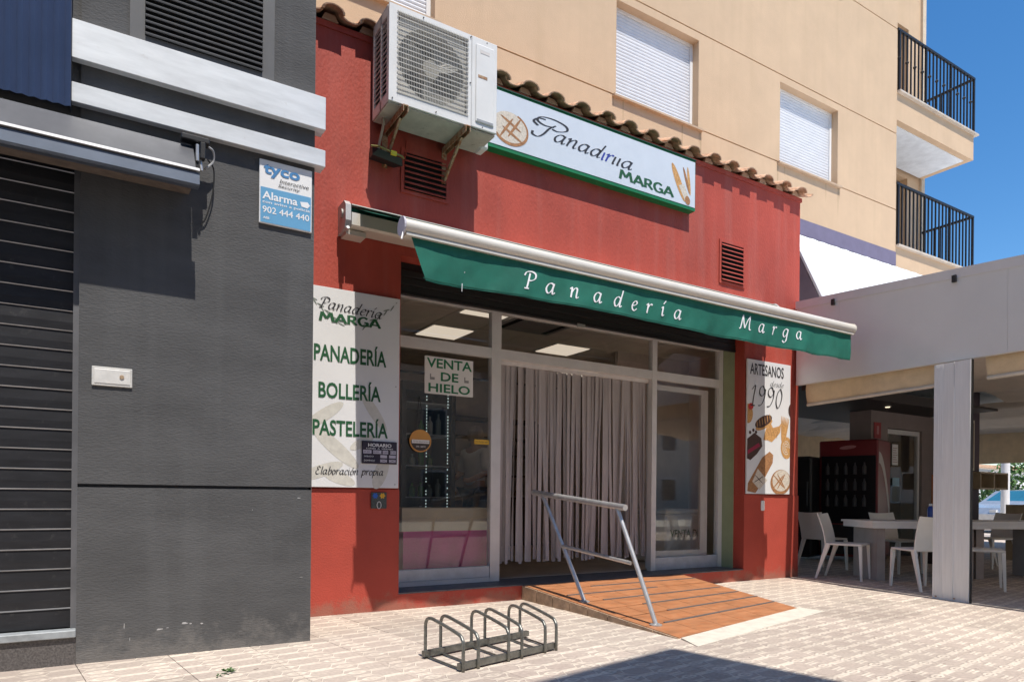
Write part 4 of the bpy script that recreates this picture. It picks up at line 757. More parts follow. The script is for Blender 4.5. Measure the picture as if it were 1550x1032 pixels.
# ---------------------------------------------------------------- ramp and handrail
rp = base('entrance_ramp', 'orange tiled wheelchair ramp with dark grip strips leading to the shop door', 'ramp', (4.6, 4.7, 0))
A, B_, D_, E_ = Vector((3.60, 5.622, .14)), Vector((5.76, 5.622, .135)), Vector((5.53, 3.95, .006)), Vector((3.585, 3.52, .006))
def rpnt(u, v_): return (A.lerp(B_, u)).lerp(E_.lerp(D_, u), v_)
core = MB(); P = [rpnt(0,0), rpnt(1,0), rpnt(1,1), rpnt(0,1)]
core._add([(p.x, p.y, -.005) for p in P]+[(p.x, p.y, p.z-.012) for p in P], [(0,3,2,1),(4,5,6,7),(0,1,5,4),(1,2,6,5),(2,3,7,6),(3,0,4,7)]); mk('ramp_core', core, mat('ramp_grout', (.14,.08,.05), .9), rp)
vb = [0, .13, .27, .41, .55, .69, .83, 1.0]
for i in range(7):
    nx = 6
    off = .08*(i % 2)
    us = [0]+[min(1, max(0, (k+off*2)/nx)) for k in range(1, nx)]+[1]
    for k in range(nx):
        u0, u1, v0, v1 = us[k]+.0012, us[k+1]-.0012, vb[i]+.004, vb[i+1]-.004
        c4 = [rpnt(u0,v0), rpnt(u1,v0), rpnt(u1,v1), rpnt(u0,v1)]
        t_ = MB(); t_._add([(p.x, p.y, p.z-.011) for p in c4]+[(p.x, p.y, p.z) for p in c4], [(0,3,2,1),(4,5,6,7),(0,1,5,4),(1,2,6,5),(2,3,7,6),(3,0,4,7)]); mk('ramp_tile', t_, RAMP, rp)
for i, (u0, u1) in enumerate(((.3,1.0),(.06,.62),(.16,.97),(.28,.98),(.3,1.0),(.12,.99))):
    v_ = vb[i+1]; c4 = [rpnt(u0,v_-.007), rpnt(u1,v_-.007), rpnt(u1,v_+.007), rpnt(u0,v_+.007)]; t_ = MB()
    t_._add([(p.x, p.y, p.z-.008) for p in c4]+[(p.x, p.y, p.z+.004) for p in c4], [(0,3,2,1),(4,5,6,7),(0,1,5,4),(1,2,6,5),(2,3,7,6),(3,0,4,7)]); mk('grip_strip', t_, STRIP, rp)
for k in range(8):
    p, q = rpnt(0, k/8+.002), rpnt(0, (k+1)/8-.002); t_ = MB()
    t_._add([(p.x-.016, p.y, -.004), (q.x-.016, q.y, -.004), (q.x, q.y, -.004), (p.x, p.y, -.004), (p.x-.016, p.y, p.z-.004), (q.x-.016, q.y, q.z-.004), (q.x, q.y, q.z-.004), (p.x, p.y, p.z-.004)], [(0,3,2,1),(4,5,6,7),(0,1,5,4),(1,2,6,5),(2,3,7,6),(3,0,4,7)]); mk('side_tile', t_, STONE, rp)
mk('cement_apron', MB()._add([(3.58,3.5,-.004),(3.50,3.27,-.004),(5.62,3.75,-.004),(5.56,3.96,-.004),(3.58,3.5,.012),(3.50,3.27,.003),(5.62,3.75,.003),(5.56,3.96,.012)], [(0,3,2,1),(4,5,6,7),(0,1,5,4),(1,2,6,5),(2,3,7,6),(3,0,4,7)]), CONC, rp)
hd = base('handrail', 'galvanised tube handrail with slanting posts on the edge of the orange ramp', 'handrail', (3.68, 4.4, .1))
mk('top_rail', MB().tube([(3.65,5.53,1.046), (3.65,4.19,.923)], .026, 14), GALV, hd, smooth=True)
mk('mid_rail', MB().tube([(3.65,5.045,.56), (3.65,4.118,.485)], .0165, 12), GALV, hd, smooth=True)
for (yt, zt, yb, zb) in ((5.365,1.005,4.78,.093),(4.29,.915,3.885,.035)):
    ym = yb+(yt-yb)*.46; zm = zb+(zt-zb)*.5
    po = mk('post', MB().tube(catmull([(3.7,yb,zb), (3.675,yb+(yt-yb)*.49,zb+(zt-zb)*.5),(3.65,yt,zt)], 4), .019, 12), GALV, hd, smooth=True)
    mk('base_plate', MB().lathe([(.05, zb-.012), (.05, zb-.002), (.03, zb+.006)], 3.7, yb, 16), GALV, po, smooth=True)
# ---------------------------------------------------------------- bike rack
rk = base('bike_rack', 'low weathered steel bicycle rack with six bent hoops on the paving', 'bike rack', (2.1, 3.7, 0))
ra, rb = Vector((1.79, 3.47, 0)), Vector((2.60, 3.67, 0)); rc, rdv = Vector((1.745, 3.86, 0)), Vector((2.66, 4.09, 0))
def flatbar(p, q):
    t = (q-p).normalized(); n_ = Vector((-t.y, t.x, 0))*.015; m_ = MB(); P = [p-n_, q-n_, q+n_, p+n_]
    m_._add([(v_.x, v_.y, .012) for v_ in P]+[(v_.x, v_.y, .048) for v_ in P], [(0,3,2,1),(4,5,6,7),(0,1,5,4),(1,2,6,5),(2,3,7,6),(3,0,4,7)]); return m_
mk('ground_rail', flatbar(ra, rb), RACKM, rk); mk('ground_rail', flatbar(rc, rdv), RACKM, rk)
for k, t in enumerate((.02, .16, .46, .6, .86, .99)):
    f1 = ra.lerp(rb, t)+Vector((.004, -.02, 0)); f2 = rc.lerp(rdv, t*.93+.01)+Vector((0, .02, 0)); dd = f2-f1
    path = [f1+Vector((0,0,.0)), f1+Vector((0,0,.15)), f1+Vector((0,0,.2))+dd*.03, f1+Vector((0,0,.225))+dd*.10, f1+dd*.4+Vector((0,0,.31)), f1+dd*.68+Vector((0,0,.375)), f1+dd*.83+Vector((0,0,.395)), f1+dd*.94+Vector((0,0,.37)), f1+dd*.995+Vector((0,0,.31)), f2+Vector((0,0,.24)), f2+Vector((0,0,.0))]
    path = [Vector((p_.x, p_.y, z_)) for p_, z_ in zip(path, (0, .15, .185, .205, .228, .245, .252, .243, .21, .15, 0))]
    h_ = mk('hoop', MB().tube(catmull(path, 5), .0105, 10), RACKM, rk, smooth=2)
    t_ = dd.normalized(); mk('floor_strut', MB().tube([f1+dd*.06+Vector((.0,0,.012)), f2-dd*.06+Vector((.0,0,.012))], .006, 6), RACKM, rk)
# ---------------------------------------------------------------- apartment building
HY = 6.6
ap = base('apartment_building', 'beige rendered apartment block with white roller shutters rising behind the bakery', 'building', (5, HY, 5))
wins = [(1.55, 3.05), (5.53, 6.98), (8.69, 10.12)]; WZ0, WZ1 = 6.03, 7.22
def band(z0, z1, holes, z0h=None, z1h=None):
    m_ = MB(); x = -6.0
    for a, b_ in holes: m_.box(x, a, HY, HY+.3, z0, z1); x = b_
    m_.box(x, 11.8, HY, HY+.3, z0, z1)
    if holes and z1h < z1:
        for a, b_ in holes: m_.box(a, b_, HY, HY+.3, z1h, z1)
    return m_
bm_ = MB()
for m_ in (band(5.29, 6.012, []), band(6.03, 7.322, wins, 6.03, 7.22), band(7.34, 9.13, []), band(9.148, 10.4, wins, 9.148, 10.3), band(10.418, 12.2, [])):
    bm_._add(m_.v, m_.f)
bm_.box(11.5, 11.8, HY+.3, 10.5, 4.0, 12.2); mk('wall', bm_, BEIGE, ap)
for z in (6.012, 7.322, 9.13, 10.4): 
    gm = MB(); x = -6
    for a, b_ in (wins if z in (6.012,) and False else []): pass
    gm.box(-6, 11.79, HY+.015, HY+.29, z+.0005, z+.0175); mk('groove', gm, BEIGED, ap)
mk('purple_band', MB().box(6.5, 11.803, HY-.008, HY+.3, 5.05, 5.288), PURP, ap)
SHW = mat('white_shutter', (.72,.72,.73), .5, var=.04)
for zz0, zz1 in ((6.03, 7.22), (9.148, 10.3)):
    for a, b_ in wins:
        fr_ = mk('window_frame', MB().box(b_-.05, b_-.001, HY+.11, HY+.15, zz0+.001, zz1-.001).box(a+.001, a+.03, HY+.11, HY+.15, zz0+.001, zz1-.001).box(a+.03, b_-.05, HY+.11, HY+.15, zz1-.04, zz1-.001), WHITE, ap)
        g = []; n = int((zz1-zz0)/.045)
        pts = []
        for k in range(n+1):
            z = zz0+.002+(zz1-.04-zz0)*k/n; dz = (zz1-.04-zz0)/n
            pts += [(HY+.135, z), (HY+.127, z+dz*.15), (HY+.124, z+dz*.5), (HY+.127, z+dz*.85)] if k < n else [(HY+.135, z)]
        sm = MB().sheet([[(a+.031, y, z), (b_-.051, y, z)] for y, z in pts]); so = mk('roller_shutter', sm, SHW, ap)
        mk('window_back', MB().box(a+.01, b_-.01, HY+.16, HY+.2, zz0+.01, zz1-.01), DARK, ap)
        mk('sill', MB().prism([(a-.06, HY+.11, zz0+.0005), (a-.06, HY-.05, zz0-.0195), (a-.06, HY-.05, zz0-.045), (a-.06, HY-.001, zz0-.045), (a-.06, HY-.001, zz0-.02)], (b_-a+.12, 0, 0)), mat('sill_beige', (.5,.36,.24), .7, var=.12) if 'sill_beige' not in bpy.data.materials else bpy.data.materials['sill_beige'], ap)
STN = mat('drip_stain', (.47,.33,.2), .9, var=.15, scale=30)
random.seed(21)
for a, b_ in wins:
    for x in (a-.04, a+.12, b_-.3, b_+.02, b_+.05):
        l = random.uniform(.12, .5); w_ = random.uniform(.008, .022)
        mk('drip_stain', MB().quad((x-w_, HY-.0012, 5.985), (x+w_, HY-.0012, 5.985), (x+w_*.6, HY-.0012, 5.985-l*.6), (x, HY-.0012, 5.985-l), (x-w_*.5, HY-.0012, 5.985-l*.7)), STN, ap)
# recessed right part with balconies
RY = 7.6
rw = MB(); rw.box(13.99, 14.55, RY, RY+.3, 4.0, 12.2)
for z0, z1 in ((4.0, 5.1), (7.5, 8.1), (10.5, 12.2)): rw.box(11.81, 13.99, RY, RY+.3, z0, z1)
mk('recessed_wall', rw, BEIGE, ap)
mk('pier', MB().box(14.43, 14.553, RY-.05, RY-.001, 5.1, 12.2), mat('pale_beige', (.62,.5,.36), .8), ap)
dk = mat('balcony_recess_shade', (.24,.16,.1), .8)  # shade of the balcony openings put into this brown
for z0, z1 in ((5.1, 7.5), (8.1, 10.5)): mk('balcony_door', MB().box(11.82, 13.985, RY+.15, RY+.2, z0, z1), dk, ap)
BXL, BXR = 11.803, 14.45
for bi, zt in enumerate((8.08, 5.42)):
    slab = mk('balcony', MB().box(BXL, BXR+.01, HY+.002, RY-.052, zt-.50, zt-.03), BEIGE, ap)
    mk('soffit', MB().box(BXL+.02, BXR-.14, HY+.11, RY-.06, zt-.512, zt-.5005), mat('soffit_white', (.72,.75,.78), .8) if bi == 0 else bpy.data.materials['soffit_white'], slab)
    mk('coping', MB().box(BXL-.0, BXR+.09, HY-.06, RY-.055, zt-.0295, zt), mat('coping_stone', (.55,.47,.38), .6, var=.15) if bi == 0 else bpy.data.materials['coping_stone'], slab)
    zr = zt+1.04
    mk('handrail', MB().box(BXL, BXR+.02, HY-.02, HY+.02, zr, zr+.04).box(BXR-.02, BXR+.02, HY+.02, RY-.06, zr, zr+.04), BLACK, slab)
    n = 21; s0 = k0 = None
    for i in range(n+1):
        x = BXL+.06+(BXR-BXL-.06)*i/n
        wd_ = .011 if i % 7 else .018
        ob = mk('baluster', MB().box(x-wd_, x+wd_, HY-wd_, HY+wd_, zt+.0005, zr-.0005), BLACK, slab) if (s0 is None or i % 7 == 0) else inst(s0, slab, (x-s0x, 0, 0))
        if s0 is None and i % 7: s0, s0x = ob, x
        if bi == 0 and i % 2 == 0: mk('knot', MB().lathe([(.012, zt+.55), (.03, zt+.575), (.03, zt+.585), (.012, zt+.61)], x, HY, 8), BLACK, slab)
    for i in range(1, 8):
        y = HY+(RY-.06-HY)*i/8; mk('baluster', MB().box(BXR-.011, BXR+.011, y-.011, y+.011, zt+.0005, zr-.0005), BLACK, slab)
# ---------------------------------------------------------------- terrace pavilion
tA = Vector((7.72, 5.44, 0)); td = Vector((-.139, -.990, 0)); tn = Vector((-.990, .139, 0))
tr = base('terrace_pavilion', 'grey panelled cafe terrace pavilion with cream blinds right of the bakery', 'pavilion', (7.6, 4, 0))
FASC = mat('fascia_grey', (.7,.7,.68), .45, .1, var=.03, scale=2); FCAP = mat('fascia_cap', (.68,.67,.66), .45, .1, var=.04)
def zb_(s): return 2.47-.024*s
def zt_(s): return 3.545-.098*s
for s0_, s1_ in ((-.16, .498), (.5, 2.4), (2.402, 4.4), (4.402, 7.0)):
    c4 = []
    for s in (s0_, s1_):
        p = tA+td*s; q = p-tn*.06; c4.append((p, q, s))
    m_ = MB(); (p0, q0, sa), (p1, q1, sb_) = c4
    m_._add([(p0.x,p0.y,zb_(sa)), (p1.x,p1.y,zb_(sb_)), (q1.x,q1.y,zb_(sb_)), (q0.x,q0.y,zb_(sa)), (p0.x,p0.y,zt_(sa)-.09), (p1.x,p1.y,zt_(sb_)-.09), (q1.x,q1.y,zt_(sb_)-.09), (q0.x,q0.y,zt_(sa)-.09)], [(0,3,2,1),(4,5,6,7),(0,1,5,4),(1,2,6,5),(2,3,7,6),(3,0,4,7)])
    mk('fascia_panel', m_, FASC, tr)
p0, p1 = tA+td*-.17+tn*.012, tA+td*7; q0, q1 = p0-tn*.1, p1-tn*.1; m_ = MB()
m_._add([(p0.x,p0.y,zt_(0)-.088), (p1.x,p1.y,zt_(7)-.088), (q1.x,q1.y,zt_(7)-.088), (q0.x,q0.y,zt_(0)-.088), (p0.x,p0.y,zt_(0)+.01), (p1.x,p1.y,zt_(7)+.01), (q1.x,q1.y,zt_(7)+.01), (q0.x,q0.y,zt_(0)+.01)], [(0,3,2,1),(4,5,6,7),(0,1,5,4),(1,2,6,5),(2,3,7,6),(3,0,4,7)])
mk('fascia_cap', m_, FCAP, tr)
for s in (.42, 1.9, 3.4): p = tA+td*s+tn*.02; mk('clip', MB().box(p.x-.012, p.x+.012, p.y-.02, p.y+.02, zt_(s)-.14, zt_(s)-.07), BLACK, tr)
# column
COLM = mat('column_aluminium', (.76,.75,.74), .42, .05, var=.07, scale=6, stretch=(6,6,.4), grime=((.3,.16,.07), .74, .6, 24))
cb0 = Vector((7.405, 3.73, 0)); cm = MB()
def colbox(s0, s1, n0, n1, z0=-.005, z1=2.4): 
    P = [cb0+td*s0+tn*n0, cb0+td*s1+tn*n0, cb0+td*s1+tn*n1, cb0+td*s0+tn*n1]
    cm._add([(p.x,p.y,z0) for p in P]+[(p.x,p.y,z1) for p in P], [(0,3,2,1),(4,5,6,7),(0,1,5,4),(1,2,6,5),(2,3,7,6),(3,0,4,7)])
colbox(0, .205, -.045, 0); colbox(.212, .37, -.045, 0); colbox(.2055, .2115, -.04, -.006)
for k in range(4): colbox(.02+k*.022, .028+k*.022, .0003, .0035)
mk('column', cm, COLM, tr)
cm = MB(); colbox(.205, .213, .0005, .008, .0, 2.15); mk('column_trim', cm, WHITE, tr)
cm = MB(); colbox(.3705, .376, -.04, -.008); mk('column_seal', cm, BLACK, tr)
for s in (.03, .22): 
    cm = MB(); colbox(s, s+.02, .0036, .008, .02, .03); mk('rust_bolt', cm, RUST, tr)
CANV = mat('cream_blind', (.66,.52,.34), .8, var=.12, scale=5, streak=.3, streak_col=(.55,.42,.27), bump=.2, bscale=40)
for s0_, s1_, in ((-.1, 1.75), (2.14, 6.8)):
    p, q = tA+td*s0_-tn*.14, tA+td*s1_-tn*.14
    g = []
    for i in range(25):
        t = i/24; P = p.lerp(q, t); row = []
        for j in range(7):
            a = j/6; off = .035*math.sin(a*math.pi)*(1+.25*math.sin(i*1.1)); row.append((P.x+tn.x*off, P.y+tn.y*off, 2.6-.37*a))
        g.append(row)
    bl_ = mk('rolled_blind', MB().sheet(g), CANV, tr, smooth=2)
    mk('blind_bar', MB().tube([(p.x, p.y, 2.225), (q.x, q.y, 2.225)], .022, 8), mat('bar_beige', (.6,.55,.47), .5) if 'bar_beige' not in bpy.data.materials else bpy.data.materials['bar_beige'], bl_, smooth=True)
# white sloping roof sheet rising to the apartment wall, with its gable
sheetm = MB(); g = []
for i in range(40):
    x = 8.9+(13.6-8.9)*i/39; g.append([(x, 6.585-.79*j/6, 5.042-1.69*j/6-.012*abs(math.sin(i*1.3))*(j == 0)) for j in range(7)])
sheetm.sheet(g); mk('white_roof_sheet', sheetm, TARP, tr)
mk('roof_deck', MB()._add([(7.86,5.64,3.2),(6.9,-1.2,2.7),(19,-1.2,2.7),(19,6.58,3.3),(7.86,6.58,3.3),(7.86,5.64,3.22),(6.9,-1.2,2.72),(19,-1.2,2.72),(19,6.58,3.32),(7.86,6.58,3.32)], [(0,1,2,3,4),(9,8,7,6,5),(0,5,6,1),(1,6,7,2),(2,7,8,3),(3,8,9,4),(4,9,5,0)]).box(8.0, 19, 6.581, 11, 3.27, 3.3), TARP, tr)
gbm = MB().prism([(8.9, 6.58, 5.02), (8.9, 5.80, 3.35), (8.9, 6.58, 3.35)], (-.02, 0, 0)); mk('gable_panel', gbm, mat('mauve_panel', (.17,.14,.16), .7, var=.1), tr)
mk('gable_trim', MB().prism([(8.87, 6.55, 5.045), (8.87, 5.74, 3.35), (8.87, 5.77, 3.35), (8.87, 6.585, 5.045)], (.05, 0, 0)), FCAP, tr)
mk('gable_infill', MB().box(7.86, 8.87, 6.52, 6.58, 3.35, 5.0), bpy.data.materials['mauve_panel'], tr)
# pleated inner roof cloth
CLO = mat('inner_roof_cloth', (.72,.63,.52), .85, var=.08, scale=4)
g = []
for i in range(100):
    x = 8.0+10.6*i/99; g.append([(x, -.8+(6.3 if x < 14 else 12.3)*j/8, 2.5+.02*j+.12*abs(math.sin(x*1.9))+.02*math.sin(j)) for j in range(9)])
fb = MB(); fb.sheet([[(18.3+.05*math.sin(i*.9), -.8+12.5*i/40, 2.75-.85*j/5) for j in range(6)] for i in range(41)]); mk('far_blind', fb, CANV, tr, smooth=2)
rbm = MB(); rbm.sheet([[(8.5+11*i/50, 8.0+2.8*j/5, 2.98-.4*j/5+.05*abs(math.sin(i*.8))) for j in range(6)] for i in range(51)]); mk('rear_awning_cloth', rbm, CLO, tr, smooth=2)
mk('rear_valance', MB().sheet([[(8.5+11*i/50, 10.8+.02*math.sin(i*2), 3.26-1.38*j) for j in range(2)] for i in range(51)]), CANV, tr, smooth=2)
for y_ in (1.5, 4.9): mk('far_post', MB().box(18.3, 18.5, y_, y_+.2, 0, 2.7), COLM, tr)
mk('pleated_roof_cloth', MB().sheet(g), CLO, tr, smooth=2)
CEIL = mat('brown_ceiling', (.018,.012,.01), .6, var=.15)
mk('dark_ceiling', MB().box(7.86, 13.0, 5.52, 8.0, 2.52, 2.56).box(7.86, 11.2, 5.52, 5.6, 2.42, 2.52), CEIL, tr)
for i, (x, y) in enumerate(((9.6, 6.2), (10.9, 6.2), (9.9, 7.4))):
    sp_ = base('ceiling_spotlight', ('recessed spotlight in the dark terrace ceiling above the drinks machine', 'recessed spotlight in the dark terrace ceiling beside the column', 'recessed spotlight deepest in the dark terrace ceiling')[i], 'spotlight', (x, y, 2.5))
    mk('ring', MB().tube([(x, y, 2.505), (x, y, 2.52)], .05, 14), GALV, sp_); mk('bulb', MB().tube([(x, y, 2.495), (x, y, 2.504)], .035, 12), glow('spot_warm', (1,.85,.6), 1.2) if i == 0 else bpy.data.materials['spot_warm'], sp_)
# ground floor wall of the cafe
cf = base('cafe_wall', 'pale cafe wall with glazed door behind the terrace tables', 'wall', (12, 6.7, 0))
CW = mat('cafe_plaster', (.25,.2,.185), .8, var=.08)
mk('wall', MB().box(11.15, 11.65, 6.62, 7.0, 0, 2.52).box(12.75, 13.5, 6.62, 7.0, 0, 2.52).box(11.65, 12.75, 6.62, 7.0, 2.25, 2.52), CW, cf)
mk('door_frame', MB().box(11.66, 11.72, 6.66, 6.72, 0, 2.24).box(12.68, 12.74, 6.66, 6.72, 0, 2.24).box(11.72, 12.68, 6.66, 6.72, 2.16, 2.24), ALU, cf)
mk('door_glass', MB().box(11.72, 12.68, 6.685, 6.69, .02, 2.16), GLASS, cf); mk('room_shade_board', MB().box(11.651, 12.749, 6.99, 7.03, 0, 2.5), mat('dim_room_shade', (.05,.045,.04), .9, var=.3, scale=3), cf)  # dark board replaces the unlit room, its dimness is in the colour
mk('dark_pillar', MB().box(13.52, 13.9, 6.2, 6.6, 0, 3.0), mat('plum_pillar', (.06,.035,.05), .7), cf)
nz = base('paper_notice', 'white paper notice taped to the glazed cafe door', 'notice', (11.95, 6.65, 1.75)); mk('paper', MB().box(11.85, 12.03, 6.652, 6.656, 1.62, 1.98), WHITE, nz)
for k in range(7): mk('text_line', MB().box(11.87, 12.01-.02*(k % 3), 6.6505, 6.6515, 1.67+k*.04, 1.68+k*.04), mat('faint_red', (.4,.2,.18), .6) if k == 0 else bpy.data.materials['faint_red'], nz)
bn = base('blue_notice', 'small light blue notice low on the glazed cafe door', 'notice', (11.95, 6.65, 1.3)); mk('paper', MB().box(11.87, 12.08, 6.652, 6.656, 1.26, 1.4), mat('pale_blue', (.3,.5,.62), .6), bn)
es = base('extinguisher_sign', 'small dark red fire sign high on the cafe wall', 'sign', (11.4, 6.6, 2.1)); mk('plate', MB().box(11.22, 11.42, 6.605, 6.615, 2.05, 2.32), mat('fire_red', (.3,.012,.015), .5), es); mk('symbol', MB().box(11.29, 11.35, 6.6, 6.604, 2.12, 2.26), mat('faded_pink', (.45,.2,.2), .5), es)
fx = base('fire_extinguisher', 'red fire extinguisher hanging on the cafe wall beside the drinks machine', 'fire extinguisher', (11.35, 6.5, 1.0))
FR = mat('extinguisher_red', (.35,.02,.02), .35)
mk('cylinder', MB().lathe([(.02,1.0),(.075,1.02),(.08,1.08),(.08,1.4),(.06,1.47),(.025,1.5)], 11.35, 6.5, 16), FR, fx, smooth=True); mk('label_band', MB().lathe([(.0815,1.15),(.0815,1.3)], 11.35, 6.5, 16), mat('label_cream', (.5,.45,.4), .6), fx, smooth=True)
mk('valve', MB().box(11.32, 11.4, 6.48, 6.52, 1.5, 1.56), BLACK, fx); mk('hose', MB().tube(catmull([(11.35,6.5,1.55),(11.2,6.5,1.58),(11.13,6.5,1.4),(11.15,6.48,1.15),(11.2,6.48,1.05)], 5), .012, 6), BLACK, fx, smooth=True)
# drinks machine and fridge
vm = base('drinks_machine', 'tall red drinks vending machine with a white swoosh on its side', 'vending machine', (10.2, 6.7, 0))
VR = mat('machine_red', (.17,.01,.014), .4, var=.05)
a0 = R(-74); VMM = Matrix.Translation((10.5, 6.62, 0)) @ Matrix.Rotation(a0, 4, 'Z')
def vbox(*a, r=None):
    m_ = MB(); m_.m = VMM
    return m_.rbox(*a, r) if r else m_.box(*a)
mk('body', vbox(-.45, .45, 0, .75, .08, 1.98, r=.02), VR, vm); mk('window_panel', vbox(-.4, .42, -.02, -.001, .62, 1.72), mat('black_gloss', (.008,.008,.01), .3, spec=.25), vm)
mk('lower_panel', vbox(-.42, .42, -.015, -.001, .12, .6), BLACK, vm)
m_ = MB(); m_.m = VMM; m_.sheet([[(-.452, .05+.6*t, 1.72-.9*t*t+.0), (-.452, .05+.6*t, 1.55-1.0*t*t)] for t in [i/14 for i in range(15)]]); mk('white_swoosh', m_, mat('swoosh_white', (.55,.5,.48), .5), vm)
m_ = MB(); m_.m = VMM; m_.sheet([[(.452, .05+.65*t, 1.78-.9*t*t), (.452, .05+.65*t, 1.6-1.0*t*t)] for t in [i/14 for i in range(15)]]); mk('white_swoosh', m_, bpy.data.materials['swoosh_white'], vm)
m_ = MB(); m_.m = VMM; m_.quad(*[(x, -.002, z) for x, _, z in ell(0, 1.86, .13, .03, 0, 5, 14)]); mk('logo_script', m_, bpy.data.materials['faded_pink'], vm)
for r_ in range(3):
    for k in range(5):
        m_ = MB(); m_.m = VMM; x = -.3+k*.14; z = .9+r_*.26; m_.lathe([(.03,z),(.03,z+.12),(.012,z+.16),(.012,z+.19)], x, -.03, 8); mk('display_bottle', m_, mat('dim_bottle', (.05,.05,.055), .4) if 'dim_bottle' not in bpy.data.materials else bpy.data.materials['dim_bottle'], vm, smooth=True)
fz = base('black_fridge', 'black cabinet with rounded top just left of the red drinks machine', 'fridge', (10.2, 7.0, 0))
mk('body', vbox(-.8, -.47, -.3, .3, .05, 1.72, r=.04), BLACK, fz); mk('door', vbox(-.79, -.48, -.325, -.301, .1, 1.66, r=.01), mat('black_gloss2', (.01,.01,.012), .3, spec=.25), fz)
m_ = MB(); m_.m = VMM; m_.tube([(-.51,-.35,.9),(-.51,-.35,1.3)], .012, 6); mk('handle', m_, BLACK, fz)
# terrace tables and chairs
def cbox(m_, pts): return m_.hull(pts)
def chair_proto(name, label, inner=None):
    t = base(name, label, 'chair', (0,0,0), 'cream plastic chairs on the terrace')
    m = CHAIRM; sw, sdp, sz = .215, .21, .45
    g = []
    mk('seat', MB().rbox(-sw, sw, -sdp, sdp, sz-.018, sz+.008, .008), m, t)
    for sx in (-1, 1):
        mk('leg', MB().hull([(sx*(sw-.038), sdp-.04, sz-.018), (sx*sw, sdp-.04, sz-.018), (sx*(sw-.038), sdp, sz-.018), (sx*sw, sdp, sz-.018), (sx*(sw-.016), sdp-.014, 0), (sx*(sw+.006), sdp-.014, 0), (sx*(sw-.016), sdp+.008, 0), (sx*(sw+.006), sdp+.008, 0)]), m, t)
        mk('leg', MB().hull([(sx*(sw-.034), -sdp, sz+.01), (sx*sw, -sdp, sz+.01), (sx*(sw-.034), -sdp+.05, sz-.018), (sx*sw, -sdp+.05, sz-.018), (sx*(sw-.018), -sdp-.13, 0), (sx*(sw+.004), -sdp-.13, 0), (sx*(sw-.018), -sdp-.105, 0), (sx*(sw+.004), -sdp-.105, 0)]), m, t)
    rows = []
    for j in range(9):
        z = sz+.0+(.38)*j/8; lean = -.0-.10*(j/8)**1.5; row = []
        for i in range(9):
            u = i/8*2-1; row.append((u*(sw-.0+.004*j/8), -sdp+lean-.03*(1-u*u)*(j/8), z-.012*(1-u*u)*(j == 8)))
        rows.append(row)
    bk_ = MB().sheet(rows); back = [[(p[0], p[1]-.012, p[2]) for p in r_] for r_ in rows]; bk_.sheet(back)
    bk_.sheet([rows[-1], back[-1]]); bk_.sheet([rows[0], back[0]]); bk_.sheet([[r_[0] for r_ in rows], [r_[0] for r_ in back]]); bk_.sheet([[r_[-1] for r_ in rows], [r_[-1] for r_ in back]])
    mk('backrest', bk_, m, t, smooth=True)
    return t
c0 = chair_proto('terrace_chair', 'x')
chairs = [  # x, y, facing angle (direction the sitter looks), label
 (8.21, 5.16, -72, 'cream chair in front of the black cabinet, nearest to the red pier'),
 (9.05, 6.05, -8, 'side-on chair behind the cream chair closest to the red pier'),
 (9.62, 5.30, -105, 'chair behind the white table, below the fire extinguisher'),
 (8.10, 4.22, 62, 'chair partly hidden by the left side of the grey column'),
 (8.72, 3.86, -62, 'chair just right of the grey column, back towards the parked car'),
 (11.6, 5.0, 160, 'chair deepest in the terrace, seen over the white table')]
for i, (x, y, a, lab) in enumerate(chairs):
    o = c0 if i == 0 else copy_tree(c0)
    o.location = (x, y, 0); o.rotation_euler = (0, 0, R(a-90)); o['label'] = lab
tb_ = base('terrace_table', 'long white topped table with pale slab legs in the middle of the terrace', 'table', (9.0, 4.9, 0))
TBM = Matrix.Translation((9.05, 4.82, 0)) @ Matrix.Rotation(R(-32), 4, 'Z')
def tbx(m_, *a): m_.m = TBM; return m_.box(*a)
TM = mat('table_white', (.78,.74,.7), .5, var=.05)
mk('tabletop', tbx(MB(), -.72, .72, -.4, .4, .72, .745), TM, tb_); mk('apron', tbx(MB(), -.7, .7, -.38, .38, .655, .7195), TM, tb_)
TL = mat('table_leg', (.36,.3,.27), .6, var=.1)
for a in (-.55, .55): mk('leg', tbx(MB(), a-.05, a+.05, -.3, .3, 0, .6545), TL, tb_)
tb2 = base('side_table', 'white topped table right of the grey column', 'table', (10.4, 4.3, 0)); TBM = Matrix.Translation((10.3, 4.35, 0)) @ Matrix.Rotation(R(-32), 4, 'Z')
mk('tabletop', tbx(MB(), -.6, .6, -.4, .4, .72, .745), TM, tb2); mk('apron', tbx(MB(), -.58, .58, -.38, .38, .65, .7195), TM, tb2)
for a in (-.45, .45): mk('leg', tbx(MB(), a-.05, a+.05, -.3, .3, 0, .6495), TL, tb2)
bo = base('blue_bottle', 'blue water bottle with white cap standing on the white table', 'bottle', (9.31, 4.72, .746))
mk('bottle_body', MB().lathe([(.036,.7455),(.038,.76),(.038,.88),(.03,.915),(.018,.935)], 9.31, 4.72, 14), mat('bottle_blue', (.02,.05,.28), .25), bo, smooth=True); mk('cap', MB().lathe([(.02,.936),(.02,.965)], 9.31, 4.72, 12), WHITE, bo)
